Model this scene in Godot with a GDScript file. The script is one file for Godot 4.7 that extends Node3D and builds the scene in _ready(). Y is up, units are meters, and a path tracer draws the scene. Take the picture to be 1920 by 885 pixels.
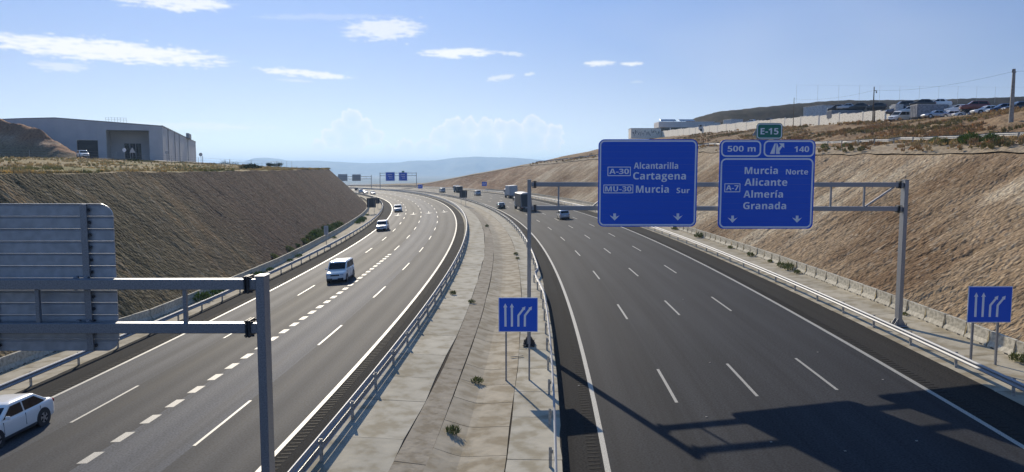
extends Node3D

# ---- road alignment (metres; s runs ahead of the bridge, d to the right of the survey line) ----
const CAM_H := 10.4885
const G1 := 0.0057355
const G2 := -0.4781364e-4
const CR := 0.0661055
const CL := 0.0644710
const DR := 1.94877
const DL := -9.77797
const EL := 0.248916
const LW := 3.508038
const S_MIN := -80.0
var ax := PackedFloat64Array()
var az := PackedFloat64Array()
var ap := PackedFloat64Array()
var rng := RandomNumberGenerator.new()
var used := {}
var nz := {}
var M := {}

func build_alignment() -> void:
	var x := 0.0
	var z := 0.0
	var psi := 0.0534033
	x = S_MIN * sin(psi)
	z = S_MIN * cos(psi)
	for i in 1300:
		var s := S_MIN + i
		var k := 0.000248937 + (-0.001196607 - 0.000248937) * clampf((s - 9.562358) / 16.421955, 0.0, 1.0)
		if s < 0.0:
			k = 0.0
		ax.append(x)
		az.append(z)
		ap.append(psi)
		x += sin(psi + k * 0.5)
		z += cos(psi + k * 0.5)
		psi += k

func heading(s: float) -> float:
	var t := clampf(s - S_MIN, 0.0, 1298.0)
	var i := int(t)
	return lerpf(ap[i], ap[i + 1], t - i)

func prof(s: float) -> float:
	return G1 * s + 0.5 * G2 * s * s if s > 0.0 else G1 * s

func at(s: float, d: float, y: float) -> Vector3:
	var t := clampf(s - S_MIN, 0.0, 1298.0)
	var i := int(t)
	var f := t - i
	var psi := lerpf(ap[i], ap[i + 1], f)
	return Vector3(lerpf(ax[i], ax[i + 1], f) + d * cos(psi), y, -(lerpf(az[i], az[i + 1], f) - d * sin(psi)))

func y_right(s: float, d: float) -> float:
	return CR * (d - DR) + prof(s)

func y_left(s: float, d: float) -> float:
	return EL + CL * (d - DL) + prof(s)

func table(t: Array, x: float) -> float:
	if x <= t[0][0]:
		return t[0][1]
	for i in range(1, t.size()):
		if x <= t[i][0]:
			return lerpf(t[i - 1][1], t[i][1], (x - t[i - 1][0]) / (t[i][0] - t[i - 1][0]))
	return t[-1][1]

const MEDIAN := [[-8.5, 0.331], [-5.45, 0.22], [-4.3, 0.11], [-3.45, -0.16], [-3.15, -0.21], [-2.85, -0.19], [-1.65, -0.118], [0.4, -0.1024]]

func y_median(s: float, d: float) -> float:
	return table(MEDIAN, d) + prof(s)

const BARRIER_LEFT := [[0, -30.6], [44, -30.6], [54, -29.1], [86, -29.2], [112, -29.9], [150, -30.3], [600, -30.5]]

func d_left(s: float) -> float:
	return table(BARRIER_LEFT, s)

func crest_left(s: float) -> float:
	return lerpf(10.0, prof(s) - 2.0, smoothstep(310.0, 420.0, s)) + 0.22 * noise("crest", 0.11, 4, 17).get_noise_2d(s, 5.0)

const CREST_RIGHT := [[-80, 12.6], [0, 12.6], [63, 12.8], [76, 12.96], [97, 13.2], [157, 14.9], [232, 14.0], [310, 12.0], [366, 7.6], [430, 1.4], [470, 0.4], [600, -3.6], [900, -13.0], [1300, -26.0]]

func crest_right(s: float) -> float:
	return maxf(table(CREST_RIGHT, s), prof(s) + 1.7) + 0.25 * noise("crest", 0.11, 4, 17).get_noise_2d(s, 90.0)

func plateau_left(s: float, d: float) -> float:
	var out := -d - 43.0
	var y := crest_left(s) + 2.3 * smoothstep(0.0, 52.0, out) * (1.0 - smoothstep(235.0, 330.0, s))
	y -= maxf(0.0, s - 330.0) * 0.03
	if out > 230.0:
		y = lerpf(y, -64.0, smoothstep(230.0, 480.0, out))
	return y

# where the steep right cutting ends, and the terrain above it
func d_steep_end(s: float) -> float:
	return 22.7 + maxf(crest_right(s) - 1.15 - (1.37 + prof(s)), 0.2) / 0.68

func yard_y(s: float) -> float:
	return table([[-80, 18.5], [105, 19.0], [143, 19.7], [175, 21.0], [207, 22.1], [239, 23.1], [270, 24.0], [300, 24.9], [330, 25.8], [360, 26.6], [380, 25.0], [405, 10.0], [440, 2.0], [520, -6.0], [1300, -40.0]], s)

func yard_edge(s: float) -> float:
	return table([[-80, 74], [105, 75], [143, 77.4], [175, 81.9], [207, 87.8], [239, 95], [270, 103.5], [300, 113.3], [330, 124.3], [359, 136.5], [440, 160]], s) - 0.4

func upper_right(s: float, d: float) -> float:
	var a := d_steep_end(s)
	var h := crest_right(s)
	if d < a + 3.6:
		return h - 1.15 + 1.15 * smoothstep(-0.4, 1.0, (d - a) / 3.6)
	var toe := a + 13.0
	if d < toe:
		return h
	var top := maxf(yard_edge(s), toe + 15.0)
	var yy := yard_y(s) if s < 405.0 else minf(yard_y(s), h)
	var y := lerpf(h, yy, pow(clampf((d - toe) / (top - toe), 0.0, 1.0), 0.85))
	if d > 330.0:
		y = lerpf(y, -64.0, smoothstep(330.0, 520.0, d))
	return y

# (s, d) of a place given in world x and z
func survey(x: float, z: float) -> Vector2:
	var s := clampf(-z, -60.0, 1100.0)
	var d := 0.0
	for k in 12:
		var p := at(s, 0.0, 0.0)
		var psi := heading(s)
		var dx := x - p.x
		var dz := -z + p.z
		d = dx * cos(psi) - dz * sin(psi)
		s += (dx * sin(psi) + dz * cos(psi)) * 0.9
	return Vector2(s, d)

func ground(x: float, z: float) -> float:
	var q := survey(x, z)
	return plateau_left(q.x, q.y) if q.y < 0.0 else upper_right(q.x, q.y)

# a frame that stands on the road at (s, d): x to the right, -z ahead
func frame(s: float, d: float, y: float, back := false, tilt := 0.0655) -> Transform3D:
	var psi := heading(s)
	var r := Vector3(cos(psi), tilt, sin(psi)).normalized()
	var f := Vector3(sin(psi), G1 + G2 * maxf(s, 0.0), -cos(psi)).normalized()
	if back:
		r = -r
		f = -f
	var u := r.cross(f).normalized()
	f = u.cross(r)
	return Transform3D(Basis(r, u, -f), at(s, d, y))

func upright(s: float, d: float, y: float, turn := 0.0) -> Transform3D:
	return Transform3D(Basis(Vector3.UP, -heading(s) + turn), at(s, d, y))

# ---- noise ----
func noise(key: String, freq: float, oct := 3, sd := 1, type := FastNoiseLite.TYPE_SIMPLEX_SMOOTH) -> FastNoiseLite:
	if not nz.has(key):
		var n := FastNoiseLite.new()
		n.noise_type = type
		n.frequency = freq
		n.seed = sd
		n.fractal_type = FastNoiseLite.FRACTAL_FBM if oct > 1 else FastNoiseLite.FRACTAL_NONE
		n.fractal_octaves = oct
		nz[key] = n
	return nz[key]

func lin(r: float, g: float, b: float, a := 1.0) -> Color:
	var c := Color(r, g, b).linear_to_srgb()
	c.a = a
	return c

# ---- mesh buffer ----
class MB:
	var v := PackedVector3Array()
	var n := PackedVector3Array()
	var uv := PackedVector2Array()
	var c := PackedColorArray()
	var ix := PackedInt32Array()
	var col := Color(1, 1, 1)

	func quad(a: Vector3, b: Vector3, e: Vector3, d: Vector3) -> void:  # counter-clockwise seen from outside
		var nn := (b - a).cross(d - a)
		if nn.length_squared() < 1e-14:
			nn = (e - b).cross(d - b)
		nn = nn.normalized()
		var k := v.size()
		v.append_array([a, b, e, d])
		n.append_array([nn, nn, nn, nn])
		var w := a.distance_to(b)
		var h := a.distance_to(d)
		uv.append_array([Vector2(0, 0), Vector2(w, 0), Vector2(w, h), Vector2(0, h)])
		c.append_array([col, col, col, col])
		ix.append_array([k, k + 2, k + 1, k, k + 3, k + 2])

	func tri(a: Vector3, b: Vector3, e: Vector3) -> void:
		var nn := (b - a).cross(e - a).normalized()
		var k := v.size()
		v.append_array([a, b, e])
		n.append_array([nn, nn, nn])
		uv.append_array([Vector2(a.x, a.y), Vector2(b.x, b.y), Vector2(e.x, e.y)])
		c.append_array([col, col, col])
		ix.append_array([k, k + 2, k + 1])

	func box(t: Transform3D, size: Vector3, bev := 0.0) -> void:
		var h := size * 0.5
		var b := minf(bev, minf(h.x, minf(h.y, h.z)) * 0.9)
		var p := []
		for i in 8:
			p.append(Vector3(1 if i & 1 else -1, 1 if i & 2 else -1, 1 if i & 4 else -1))
		var faces := [[0, 2, 3, 1], [4, 5, 7, 6], [0, 4, 6, 2], [1, 3, 7, 5], [0, 1, 5, 4], [2, 6, 7, 3]]
		var axis := [2, 2, 0, 0, 1, 1]
		var inset := []
		for f in 6:
			var row := {}
			for i in faces[f]:
				var q: Vector3 = p[i] * h
				for a in 3:
					if a != axis[f]:
						q[a] -= p[i][a] * b
				row[i] = t * q
			inset.append(row)
			var g: Array = faces[f]
			quad(row[g[0]], row[g[1]], row[g[2]], row[g[3]])
		if b <= 0.0:
			return
		for f in 6:
			for g in range(f + 1, 6):
				if axis[f] == axis[g]:
					continue
				var shared := []
				for i in faces[f]:
					if i in faces[g]:
						shared.append(i)
				var a0: Vector3 = inset[f][shared[0]]
				var a1: Vector3 = inset[f][shared[1]]
				var b0: Vector3 = inset[g][shared[0]]
				var b1: Vector3 = inset[g][shared[1]]
				var mid := (a0 + a1 + b0 + b1) * 0.25 - t.origin
				if (a1 - a0).cross(b0 - a0).dot(mid) > 0:
					quad(a0, a1, b1, b0)
				else:
					quad(a1, a0, b0, b1)
		for i in 8:
			var q := []
			for f in 6:
				if i in faces[f]:
					q.append(inset[f][i])
			if (q[1] - q[0]).cross(q[2] - q[0]).dot(q[0] - t.origin) > 0:
				tri(q[0], q[1], q[2])
			else:
				tri(q[0], q[2], q[1])

	func bx(x: float, y: float, z: float, sx: float, sy: float, sz: float, bev := 0.0) -> void:
		box(Transform3D(Basis(), Vector3(x, y, z)), Vector3(sx, sy, sz), bev)

	# a box from a to b with a section of w (across) by h
	func bar(a: Vector3, b: Vector3, w: float, h: float, up := Vector3.UP, bev := 0.0) -> void:
		var f := (b - a).normalized()
		if absf(f.dot(up)) > 0.98:
			up = Vector3.FORWARD
		var r := f.cross(up).normalized()
		box(Transform3D(Basis(r, r.cross(f).normalized() * 1.0, -f), (a + b) * 0.5), Vector3(w, h, a.distance_to(b)), bev)

	func cyl(a: Vector3, b: Vector3, ra: float, rb: float, seg := 12, caps := true) -> void:
		var f := (b - a).normalized()
		var r := f.cross(Vector3.UP if absf(f.y) < 0.9 else Vector3.RIGHT).normalized()
		var u := r.cross(f)
		var k := v.size()
		for i in seg + 1:
			var t := TAU * i / seg
			var o := r * cos(t) + u * sin(t)
			v.append_array([a + o * ra, b + o * rb])
			n.append_array([o, o])
			uv.append_array([Vector2(float(i) / seg, 0), Vector2(float(i) / seg, a.distance_to(b))])
			c.append_array([col, col])
		for i in seg:
			var q := k + i * 2
			ix.append_array([q, q + 3, q + 1, q, q + 2, q + 3])
		if caps:
			for e in 2:
				var m := v.size()
				var o: Vector3 = a if e == 0 else b
				var nn := -f if e == 0 else f
				v.append(o)
				n.append(nn)
				uv.append(Vector2())
				c.append(col)
				for i in seg + 1:
					var t := TAU * i / seg
					v.append(o + (r * cos(t) + u * sin(t)) * (ra if e == 0 else rb))
					n.append(nn)
					uv.append(Vector2())
					c.append(col)
				for i in seg:
					ix.append_array([m, m + 1 + i, m + 2 + i] if e == 1 else [m, m + 2 + i, m + 1 + i])

	# rings of equal size, joined smoothly; rings closed round, ends capped
	func loft(rings: Array, cap_a := true, cap_b := true, closed := true) -> void:
		var m: int = rings[0].size()
		var k := v.size()
		var tris := PackedInt32Array()
		for i in rings.size():
			for j in m:
				v.append(rings[i][j])
				n.append(Vector3())
				uv.append(Vector2(j, i))
				c.append(col)
		for i in rings.size() - 1:
			for j in (m if closed else m - 1):
				var q := k + i * m + j
				var q2 := k + i * m + (j + 1) % m
				tris.append_array([q, q2, q2 + m, q, q2 + m, q + m])
		var ctr := Vector3()
		for i in range(k, v.size()):
			ctr += v[i]
		ctr /= v.size() - k
		var vol := 0.0
		for i in range(0, tris.size(), 3):
			vol += (v[tris[i]] - ctr).dot((v[tris[i + 1]] - ctr).cross(v[tris[i + 2]] - ctr))
		var flip := vol < 0.0
		for i in range(0, tris.size(), 3):
			var a := tris[i]
			var b := tris[i + 2] if flip else tris[i + 1]
			var d := tris[i + 1] if flip else tris[i + 2]
			var nn := (v[b] - v[a]).cross(v[d] - v[a])
			n[a] += nn
			n[b] += nn
			n[d] += nn
			ix.append_array([a, d, b])
		for i in range(k, k + rings.size() * m):
			n[i] = n[i].normalized()
		for e in 2:
			if (e == 0 and not cap_a) or (e == 1 and not cap_b):
				continue
			var ring: PackedVector3Array = rings[0] if e == 0 else rings[-1]
			var other: PackedVector3Array = rings[1] if e == 0 else rings[-2]
			var o := Vector3()
			var o2 := Vector3()
			for q in ring:
				o += q
			for q in other:
				o2 += q
			o /= m
			o2 /= m
			for j in m:
				var a := ring[j]
				var b := ring[(j + 1) % m]
				if (a - o).cross(b - o).dot(o - o2) > 0:
					tri(o, a, b)
				else:
					tri(o, b, a)

	# a polygon in the plane z = 0 (x right, y up), pushed out to thickness t towards +z, placed by xf
	func plate(poly: PackedVector2Array, xf: Transform3D, t: float) -> void:
		var idx := Geometry2D.triangulate_polygon(poly)
		for i in range(0, idx.size(), 3):
			var a := poly[idx[i]]
			var b := poly[idx[i + 1]]
			var d := poly[idx[i + 2]]
			if (b - a).cross(d - a) < 0:
				var q := b
				b = d
				d = q
			tri(xf * Vector3(a.x, a.y, t), xf * Vector3(b.x, b.y, t), xf * Vector3(d.x, d.y, t))
			tri(xf * Vector3(a.x, a.y, 0), xf * Vector3(d.x, d.y, 0), xf * Vector3(b.x, b.y, 0))
		var area := 0.0
		for i in poly.size():
			area += poly[i].cross(poly[(i + 1) % poly.size()])
		for i in poly.size():
			var a := poly[i]
			var b := poly[(i + 1) % poly.size()]
			if area < 0:
				var q := a
				a = b
				b = q
			quad(xf * Vector3(a.x, a.y, 0), xf * Vector3(b.x, b.y, 0), xf * Vector3(b.x, b.y, t), xf * Vector3(a.x, a.y, t))

	func mesh() -> ArrayMesh:
		var m := ArrayMesh.new()
		if v.is_empty():
			return m
		var a := []
		a.resize(Mesh.ARRAY_MAX)
		a[Mesh.ARRAY_VERTEX] = v
		a[Mesh.ARRAY_NORMAL] = n
		a[Mesh.ARRAY_TEX_UV] = uv
		a[Mesh.ARRAY_COLOR] = c
		a[Mesh.ARRAY_INDEX] = ix
		m.add_surface_from_arrays(Mesh.PRIMITIVE_TRIANGLES, a)
		return m

# a sheet of nu by nv points with smooth normals that look up
func sheet(nu: int, nv: int, pos: PackedVector3Array, uvs: PackedVector2Array, cols: PackedColorArray) -> ArrayMesh:
	var n := PackedVector3Array()
	n.resize(pos.size())
	var ix := PackedInt32Array()
	ix.resize((nu - 1) * (nv - 1) * 6)
	var w := 0
	for i in nu:
		for j in nv:
			var a := pos[mini(i + 1, nu - 1) * nv + j] - pos[maxi(i - 1, 0) * nv + j]
			var b := pos[i * nv + mini(j + 1, nv - 1)] - pos[i * nv + maxi(j - 1, 0)]
			var q := a.cross(b).normalized()
			n[i * nv + j] = q if q.y >= 0.0 else -q
	var t := (pos[nv] - pos[0]).cross(pos[1] - pos[0])
	var flip := t.dot(n[0]) > 0.0
	for i in nu - 1:
		for j in nv - 1:
			var k := i * nv + j
			if flip:
				ix[w] = k; ix[w + 1] = k + nv + 1; ix[w + 2] = k + nv
				ix[w + 3] = k; ix[w + 4] = k + 1; ix[w + 5] = k + nv + 1
			else:
				ix[w] = k; ix[w + 1] = k + nv; ix[w + 2] = k + nv + 1
				ix[w + 3] = k; ix[w + 4] = k + nv + 1; ix[w + 5] = k + 1
			w += 6
	var arr := []
	arr.resize(Mesh.ARRAY_MAX)
	arr[Mesh.ARRAY_VERTEX] = pos
	arr[Mesh.ARRAY_NORMAL] = n
	arr[Mesh.ARRAY_TEX_UV] = uvs
	if cols.size():
		arr[Mesh.ARRAY_COLOR] = cols
	arr[Mesh.ARRAY_INDEX] = ix
	var m := ArrayMesh.new()
	m.add_surface_from_arrays(Mesh.PRIMITIVE_TRIANGLES, arr)
	return m

# ---- naming ----
func numbered(called: String) -> String:
	used[called] = used.get(called, 0) + 1
	return called if used[called] == 1 else "%s_%03d" % [called, used[called] - 1]

func tag(o: Node, label: String, category: String, group := "") -> Node:
	o.set_meta("label", label)
	o.set_meta("category", category)
	if group:
		o.set_meta("group", group)
	return o

func thing(called: String, label: String, category: String, xf := Transform3D(), group := "") -> Node3D:
	var o := Node3D.new()
	o.name = numbered(called)
	add_child(o)
	o.transform = xf
	tag(o, label, category, group)
	return o

func part(called: String, mesh: Mesh, m: Material, parent: Node, xf := Transform3D()) -> MeshInstance3D:
	var o := MeshInstance3D.new()
	o.mesh = mesh
	o.material_override = m
	o.name = called
	parent.add_child(o, true)
	o.transform = xf
	if used.has(o):
		pass
	return o

func solo(called: String, mesh: Mesh, m: Material, label: String, category: String, xf := Transform3D(), group := "") -> MeshInstance3D:
	var o := MeshInstance3D.new()
	o.mesh = mesh
	o.material_override = m
	o.name = numbered(called)
	add_child(o)
	o.transform = xf
	tag(o, label, category, group)
	return o

func struct(called: String, mesh: Mesh, m: Material) -> MeshInstance3D:
	var o := MeshInstance3D.new()
	o.mesh = mesh
	o.material_override = m
	o.name = numbered(called)
	add_child(o)
	o.set_meta("kind", "structure")
	return o

func stuff(o: Node) -> Node:
	o.set_meta("kind", "stuff")
	return o

func copy_of(o: Node3D, xf: Transform3D, label := "", group := "") -> Node3D:
	var c: Node3D = o.duplicate()
	c.name = numbered(str(o.name).rstrip("0123456789").trim_suffix("_"))
	add_child(c)
	c.transform = xf
	if label:
		c.set_meta("label", label)
	if group:
		c.set_meta("group", group)
	return c

func parts_box(called: String, parent: Node, m: Material, x: float, y: float, z: float, sx: float, sy: float, sz: float, bev := 0.0) -> MeshInstance3D:
	var b := MB.new()
	b.bx(0, 0, 0, sx, sy, sz, bev)
	return part(called, b.mesh(), m, parent, Transform3D(Basis(), Vector3(x, y, z)))

# ---- materials ----
func noise_tex(n: FastNoiseLite, ramp: Array, size := 512) -> NoiseTexture2D:
	var t := NoiseTexture2D.new()
	t.width = size
	t.height = size
	t.seamless = true
	t.noise = n
	var g := Gradient.new()
	var off := PackedFloat32Array()
	var cs := PackedColorArray()
	for r in ramp:
		off.append(r[0])
		cs.append(r[1])
	g.offsets = off
	g.colors = cs
	t.color_ramp = g
	return t

func height_tex(n: FastNoiseLite, size := 512) -> NoiseTexture2D:
	var t := NoiseTexture2D.new()
	t.width = size
	t.height = size
	t.seamless = true
	t.noise = n
	return t

func plain(r: float, g: float, b: float, rough := 0.7, metal := 0.0) -> StandardMaterial3D:
	var m := StandardMaterial3D.new()
	m.albedo_color = lin(r, g, b)
	m.roughness = rough
	m.metallic = metal
	if rough >= 0.7:
		m.metallic_specular = 0.18
	return m

func grey(x: float) -> Color:
	return lin(x, x, x)

# world-mapped noise tint and relief on top of a colour
func rough_mat(r: float, g: float, b: float, rough: float, tex: Texture2D, per_metre: float, bump: Texture2D = null, bump_cm := 0.0, vcol := false, metal := 0.0) -> StandardMaterial3D:
	var m := plain(r, g, b, rough, metal)
	m.vertex_color_use_as_albedo = vcol
	m.albedo_texture = tex
	m.uv1_triplanar = true
	m.uv1_world_triplanar = true
	m.uv1_scale = Vector3.ONE * per_metre
	if bump:
		m.heightmap_enabled = true
		m.heightmap_texture = bump
		m.heightmap_scale = bump_cm
	return m

# ---- sky: clear air that brightens towards the horizon and the sun, thin streaks and far cumulus ----
const SUN_AZ := -17.7
const SUN_EL := 27.3

func sky_air(az_: float, el: float) -> Vector3:
	var a := deg_to_rad(az_)
	var e := deg_to_rad(el)
	var sa := deg_to_rad(SUN_AZ)
	var se := deg_to_rad(SUN_EL)
	var g := rad_to_deg(acos(clampf(sin(e) * sin(se) + cos(e) * cos(se) * cos(a - sa), -1.0, 1.0)))
	var f := 1.0 - exp(-maxf(el, 0.0) / 7.0)
	var c := Vector3(0.78, 0.90, 0.95).lerp(Vector3(0.05, 0.195, 0.58), f)
	c = c.lerp(Vector3(0.09, 0.215, 0.50), smoothstep(18.0, 60.0, el))
	var cg := cos(deg_to_rad(g))
	c *= 0.67 * (1.0 + cg * cg)  # Rayleigh
	var k := exp(-pow(g / 31.0, 2.0))
	c += Vector3(0.21, 0.19, 0.12) * k * (1.0 - 0.15 * f)
	c += Vector3(0.9, 0.85, 0.75) * exp(-pow(g / 7.0, 2.0))
	return c

# azimuth, elevation, half width, half height (degrees), tilt, strength
const STREAKS := [
	[-28.4, 7.78, 7.8, 0.64, -0.028, 1.0], [-31.5, 8.15, 4.2, 0.22, -0.02, 0.55], [-24.0, 11.3, 3.8, 0.5, 0.0, 0.9], [-9.6, 10.25, 3.0, 0.72, 0.05, 0.75],
	[-4.1, 8.62, 3.0, 0.32, 0.02, 0.95], [-0.1, 8.58, 1.1, 0.12, -0.1, 0.6], [-15.4, 6.87, 3.4, 0.24, -0.055, 0.9], [-16.2, 6.32, 1.4, 0.08, -0.02, 0.4],
	[-0.9, 6.78, 1.1, 0.2, 0.17, 0.6], [1.35, 7.08, 0.4, 0.1, 0.1, 0.6], [6.6, 7.82, 1.2, 0.18, 0.03, 0.9], [9.05, 7.72, 0.85, 0.16, 0.03, 0.9],
	[-31.0, 6.55, 1.7, 0.26, -0.03, 0.5], [9.4, 6.4, 0.5, 0.1, 0.0, 0.3], [-24.5, 2.9, 7.0, 0.25, 0.01, 0.35], [-14.0, 10.9, 5.0, 0.2, 0.05, 0.2]]
# far cumulus: azimuth, elevation of the centre, radius
const PUFFS := [
	[-12.1, 3.45, 0.95], [-12.9, 2.9, 0.8], [-11.3, 2.95, 0.8], [-13.6, 2.2, 0.8], [-12.2, 2.3, 1.3], [-10.5, 2.3, 0.7], [-14.6, 1.6, 0.5],
	[-4.4, 2.9, 0.95], [-5.5, 2.4, 0.85], [-3.2, 3.05, 0.75], [-2.0, 3.1, 0.7], [-0.9, 3.05, 0.7], [0.1, 2.9, 0.75], [-4.0, 1.8, 1.2], [-2.0, 1.9, 1.2], [0.2, 1.9, 1.2],
	[1.5, 3.3, 0.75], [2.3, 2.9, 0.7], [3.3, 2.75, 0.65], [1.6, 2.1, 1.1], [3.2, 2.0, 0.8], [-8.2, 1.5, 0.7], [-9.3, 1.4, 0.5], [-6.8, 1.5, 0.7]]

func cloud_at(az_: float, el: float, c: Vector3) -> Vector3:
	var f1 := noise("cloud", 0.9, 5, 5)
	var f2 := noise("cloudfine", 3.0, 4, 9)
	var thin := 0.0
	for s in STREAKS:
		var x: float = (az_ - s[0]) / s[2]
		if absf(x) > 1.25:
			continue
		var y: float = (el - s[1] - s[4] * (az_ - s[0])) / s[3]
		if absf(y) > 2.2:
			continue
		var w := f1.get_noise_2d(az_ * 0.55 + s[0] * 7.0, el * 4.0) * 0.8 + f2.get_noise_2d(az_ * 0.5, el * 3.0) * 0.5
		var yy := y + w * 0.7
		var q: float = 1.0 - x * x * (1.0 + 0.4 * w) - yy * yy * (1.0 if yy > 0 else 0.75)
		var fib := f2.get_noise_2d(az_ * 0.13 + s[0], (el - s[4] * (az_ - s[0]) * 1.6) * 2.6) + 0.35 * f1.get_noise_2d(az_ * 0.9, el * 5.0 + s[0])
		thin = maxf(thin, smoothstep(-0.35, 0.75, q + w * 0.3 + fib * 0.9) * s[5] * (1.0 - smoothstep(0.85, 1.25, absf(x))))
	c = c.lerp(Vector3(0.98, 0.99, 0.98), clampf(thin, 0.0, 1.0) * 0.92)
	if el < 5.2 and az_ > -17.0 and az_ < 6.0:
		var w2 := f2.get_noise_2d(az_ * 0.5, el * 0.5) * 0.32 + f1.get_noise_2d(az_ * 0.8 + 50.0, el * 0.8) * 0.2
		var best := -9.0
		for p in PUFFS:
			var r := Vector2(az_ - p[0], el - p[1]).length()
			best = maxf(best, (p[2] - r) / 0.8 + w2)
		var base := smoothstep(0.5, 1.9, el)
		var inside := smoothstep(-0.02, 0.14, best) * base
		if inside > 0.0:
			var rim := 0.62 * (1.0 - smoothstep(0.05, 0.30, best)) + 0.30 * (1.0 - smoothstep(0.2, 1.2, best)) + 0.25 * w2
			var body := c.lerp(Vector3(0.62, 0.76, 0.92), 0.35 + 0.3 * w2)
			c = c.lerp(body.lerp(Vector3(1.0, 1.0, 1.0), rim), inside * 0.9)
	return c

func sky_image() -> Image:
	var w := 1024
	var h := 512
	var data := PackedByteArray()
	data.resize(w * h * 3)
	var veil := noise("veil", 0.02, 4, 3)
	for j in h:
		var el := 90.0 - (j + 0.5) * 180.0 / h
		for i in w:
			var o := (j * w + i) * 3
			if el < -3.0:
				data[o] = 150; data[o + 1] = 145; data[o + 2] = 138
				continue
			var az_ := (i + 0.5) * 360.0 / w - 180.0
			var c := sky_air(az_, el)
			var v := veil.get_noise_3d(cos(deg_to_rad(az_)) * 60.0, el * 2.2, sin(deg_to_rad(az_)) * 60.0)
			c = c.lerp(Vector3(0.88, 0.91, 0.93), clampf(v * 0.3 - 0.05, 0.0, 0.2))
			var s := Color(minf(c.x, 1.0), minf(c.y, 1.0), minf(c.z, 1.0)).linear_to_srgb()
			data[o] = int(s.r * 255.0 + 0.5); data[o + 1] = int(s.g * 255.0 + 0.5); data[o + 2] = int(s.b * 255.0 + 0.5)
	var im := Image.create_from_data(w, h, false, Image.FORMAT_RGB8, data)
	im.resize(4096, 2048, Image.INTERPOLATE_BILINEAR)
	var px := 360.0 / 4096.0
	for j in range(860, 1024):
		var el := 90.0 - (j + 0.5) * px
		for i in range(1580, 2520):
			var az_ := (i + 0.5) * px - 180.0
			var hit := el < 5.2 and az_ > -17.0 and az_ < 6.0
			if not hit:
				for s in STREAKS:
					if absf(az_ - s[0]) < s[2] * 1.25 and absf(el - s[1] - s[4] * (az_ - s[0])) < s[3] * 2.2:
						hit = true
						break
			if hit:
				var was := im.get_pixel(i, j).srgb_to_linear()
				var c := cloud_at(az_, el, Vector3(was.r, was.g, was.b))
				im.set_pixel(i, j, Color(minf(c.x, 1.0), minf(c.y, 1.0), minf(c.z, 1.0)).linear_to_srgb())
	# a panorama starts straight ahead (-z) at its left edge
	var turned := Image.create_empty(4096, 2048, false, Image.FORMAT_RGB8)
	turned.blit_rect(im, Rect2i(2048, 0, 2048, 2048), Vector2i(0, 0))
	turned.blit_rect(im, Rect2i(0, 0, 2048, 2048), Vector2i(2048, 0))
	return turned

func build_environment() -> void:
	var cam := Camera3D.new()
	cam.name = "camera"
	add_child(cam)
	cam.fov = 35.42
	cam.near = 0.2
	cam.far = 40000.0
	cam.transform = Transform3D(Basis(Vector3.RIGHT, -0.0924671), Vector3(0, CAM_H, 0))
	cam.current = true
	var sun := DirectionalLight3D.new()
	sun.name = "sun"
	add_child(sun)
	var a := deg_to_rad(SUN_AZ)
	var e := deg_to_rad(SUN_EL)
	sun.look_at_from_position(Vector3(), -Vector3(sin(a) * cos(e), sin(e), -cos(a) * cos(e)), Vector3.UP)
	sun.light_energy = 1.6
	sun.light_color = Color(1.0, 0.95, 0.865)
	sun.light_angular_distance = 0.5
	sun.shadow_enabled = true
	var env := Environment.new()
	env.background_mode = Environment.BG_SKY
	var pano := PanoramaSkyMaterial.new()
	pano.panorama = ImageTexture.create_from_image(sky_image())
	var sky := Sky.new()
	sky.sky_material = pano
	env.sky = sky
	env.background_energy_multiplier = 1.0
	env.tonemap_mode = Environment.TONE_MAPPER_LINEAR
	env.tonemap_exposure = 1.06
	env.sdfgi_enabled = true
	env.ssao_enabled = true
	env.ssil_enabled = true
	env.volumetric_fog_enabled = true
	env.volumetric_fog_density = 0.00016
	env.volumetric_fog_albedo = Color(0.71, 0.85, 1.0)
	env.volumetric_fog_anisotropy = 0.35
	env.volumetric_fog_length = 9000.0
	var we := WorldEnvironment.new()
	we.name = "environment"
	we.environment = env
	add_child(we)

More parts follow.
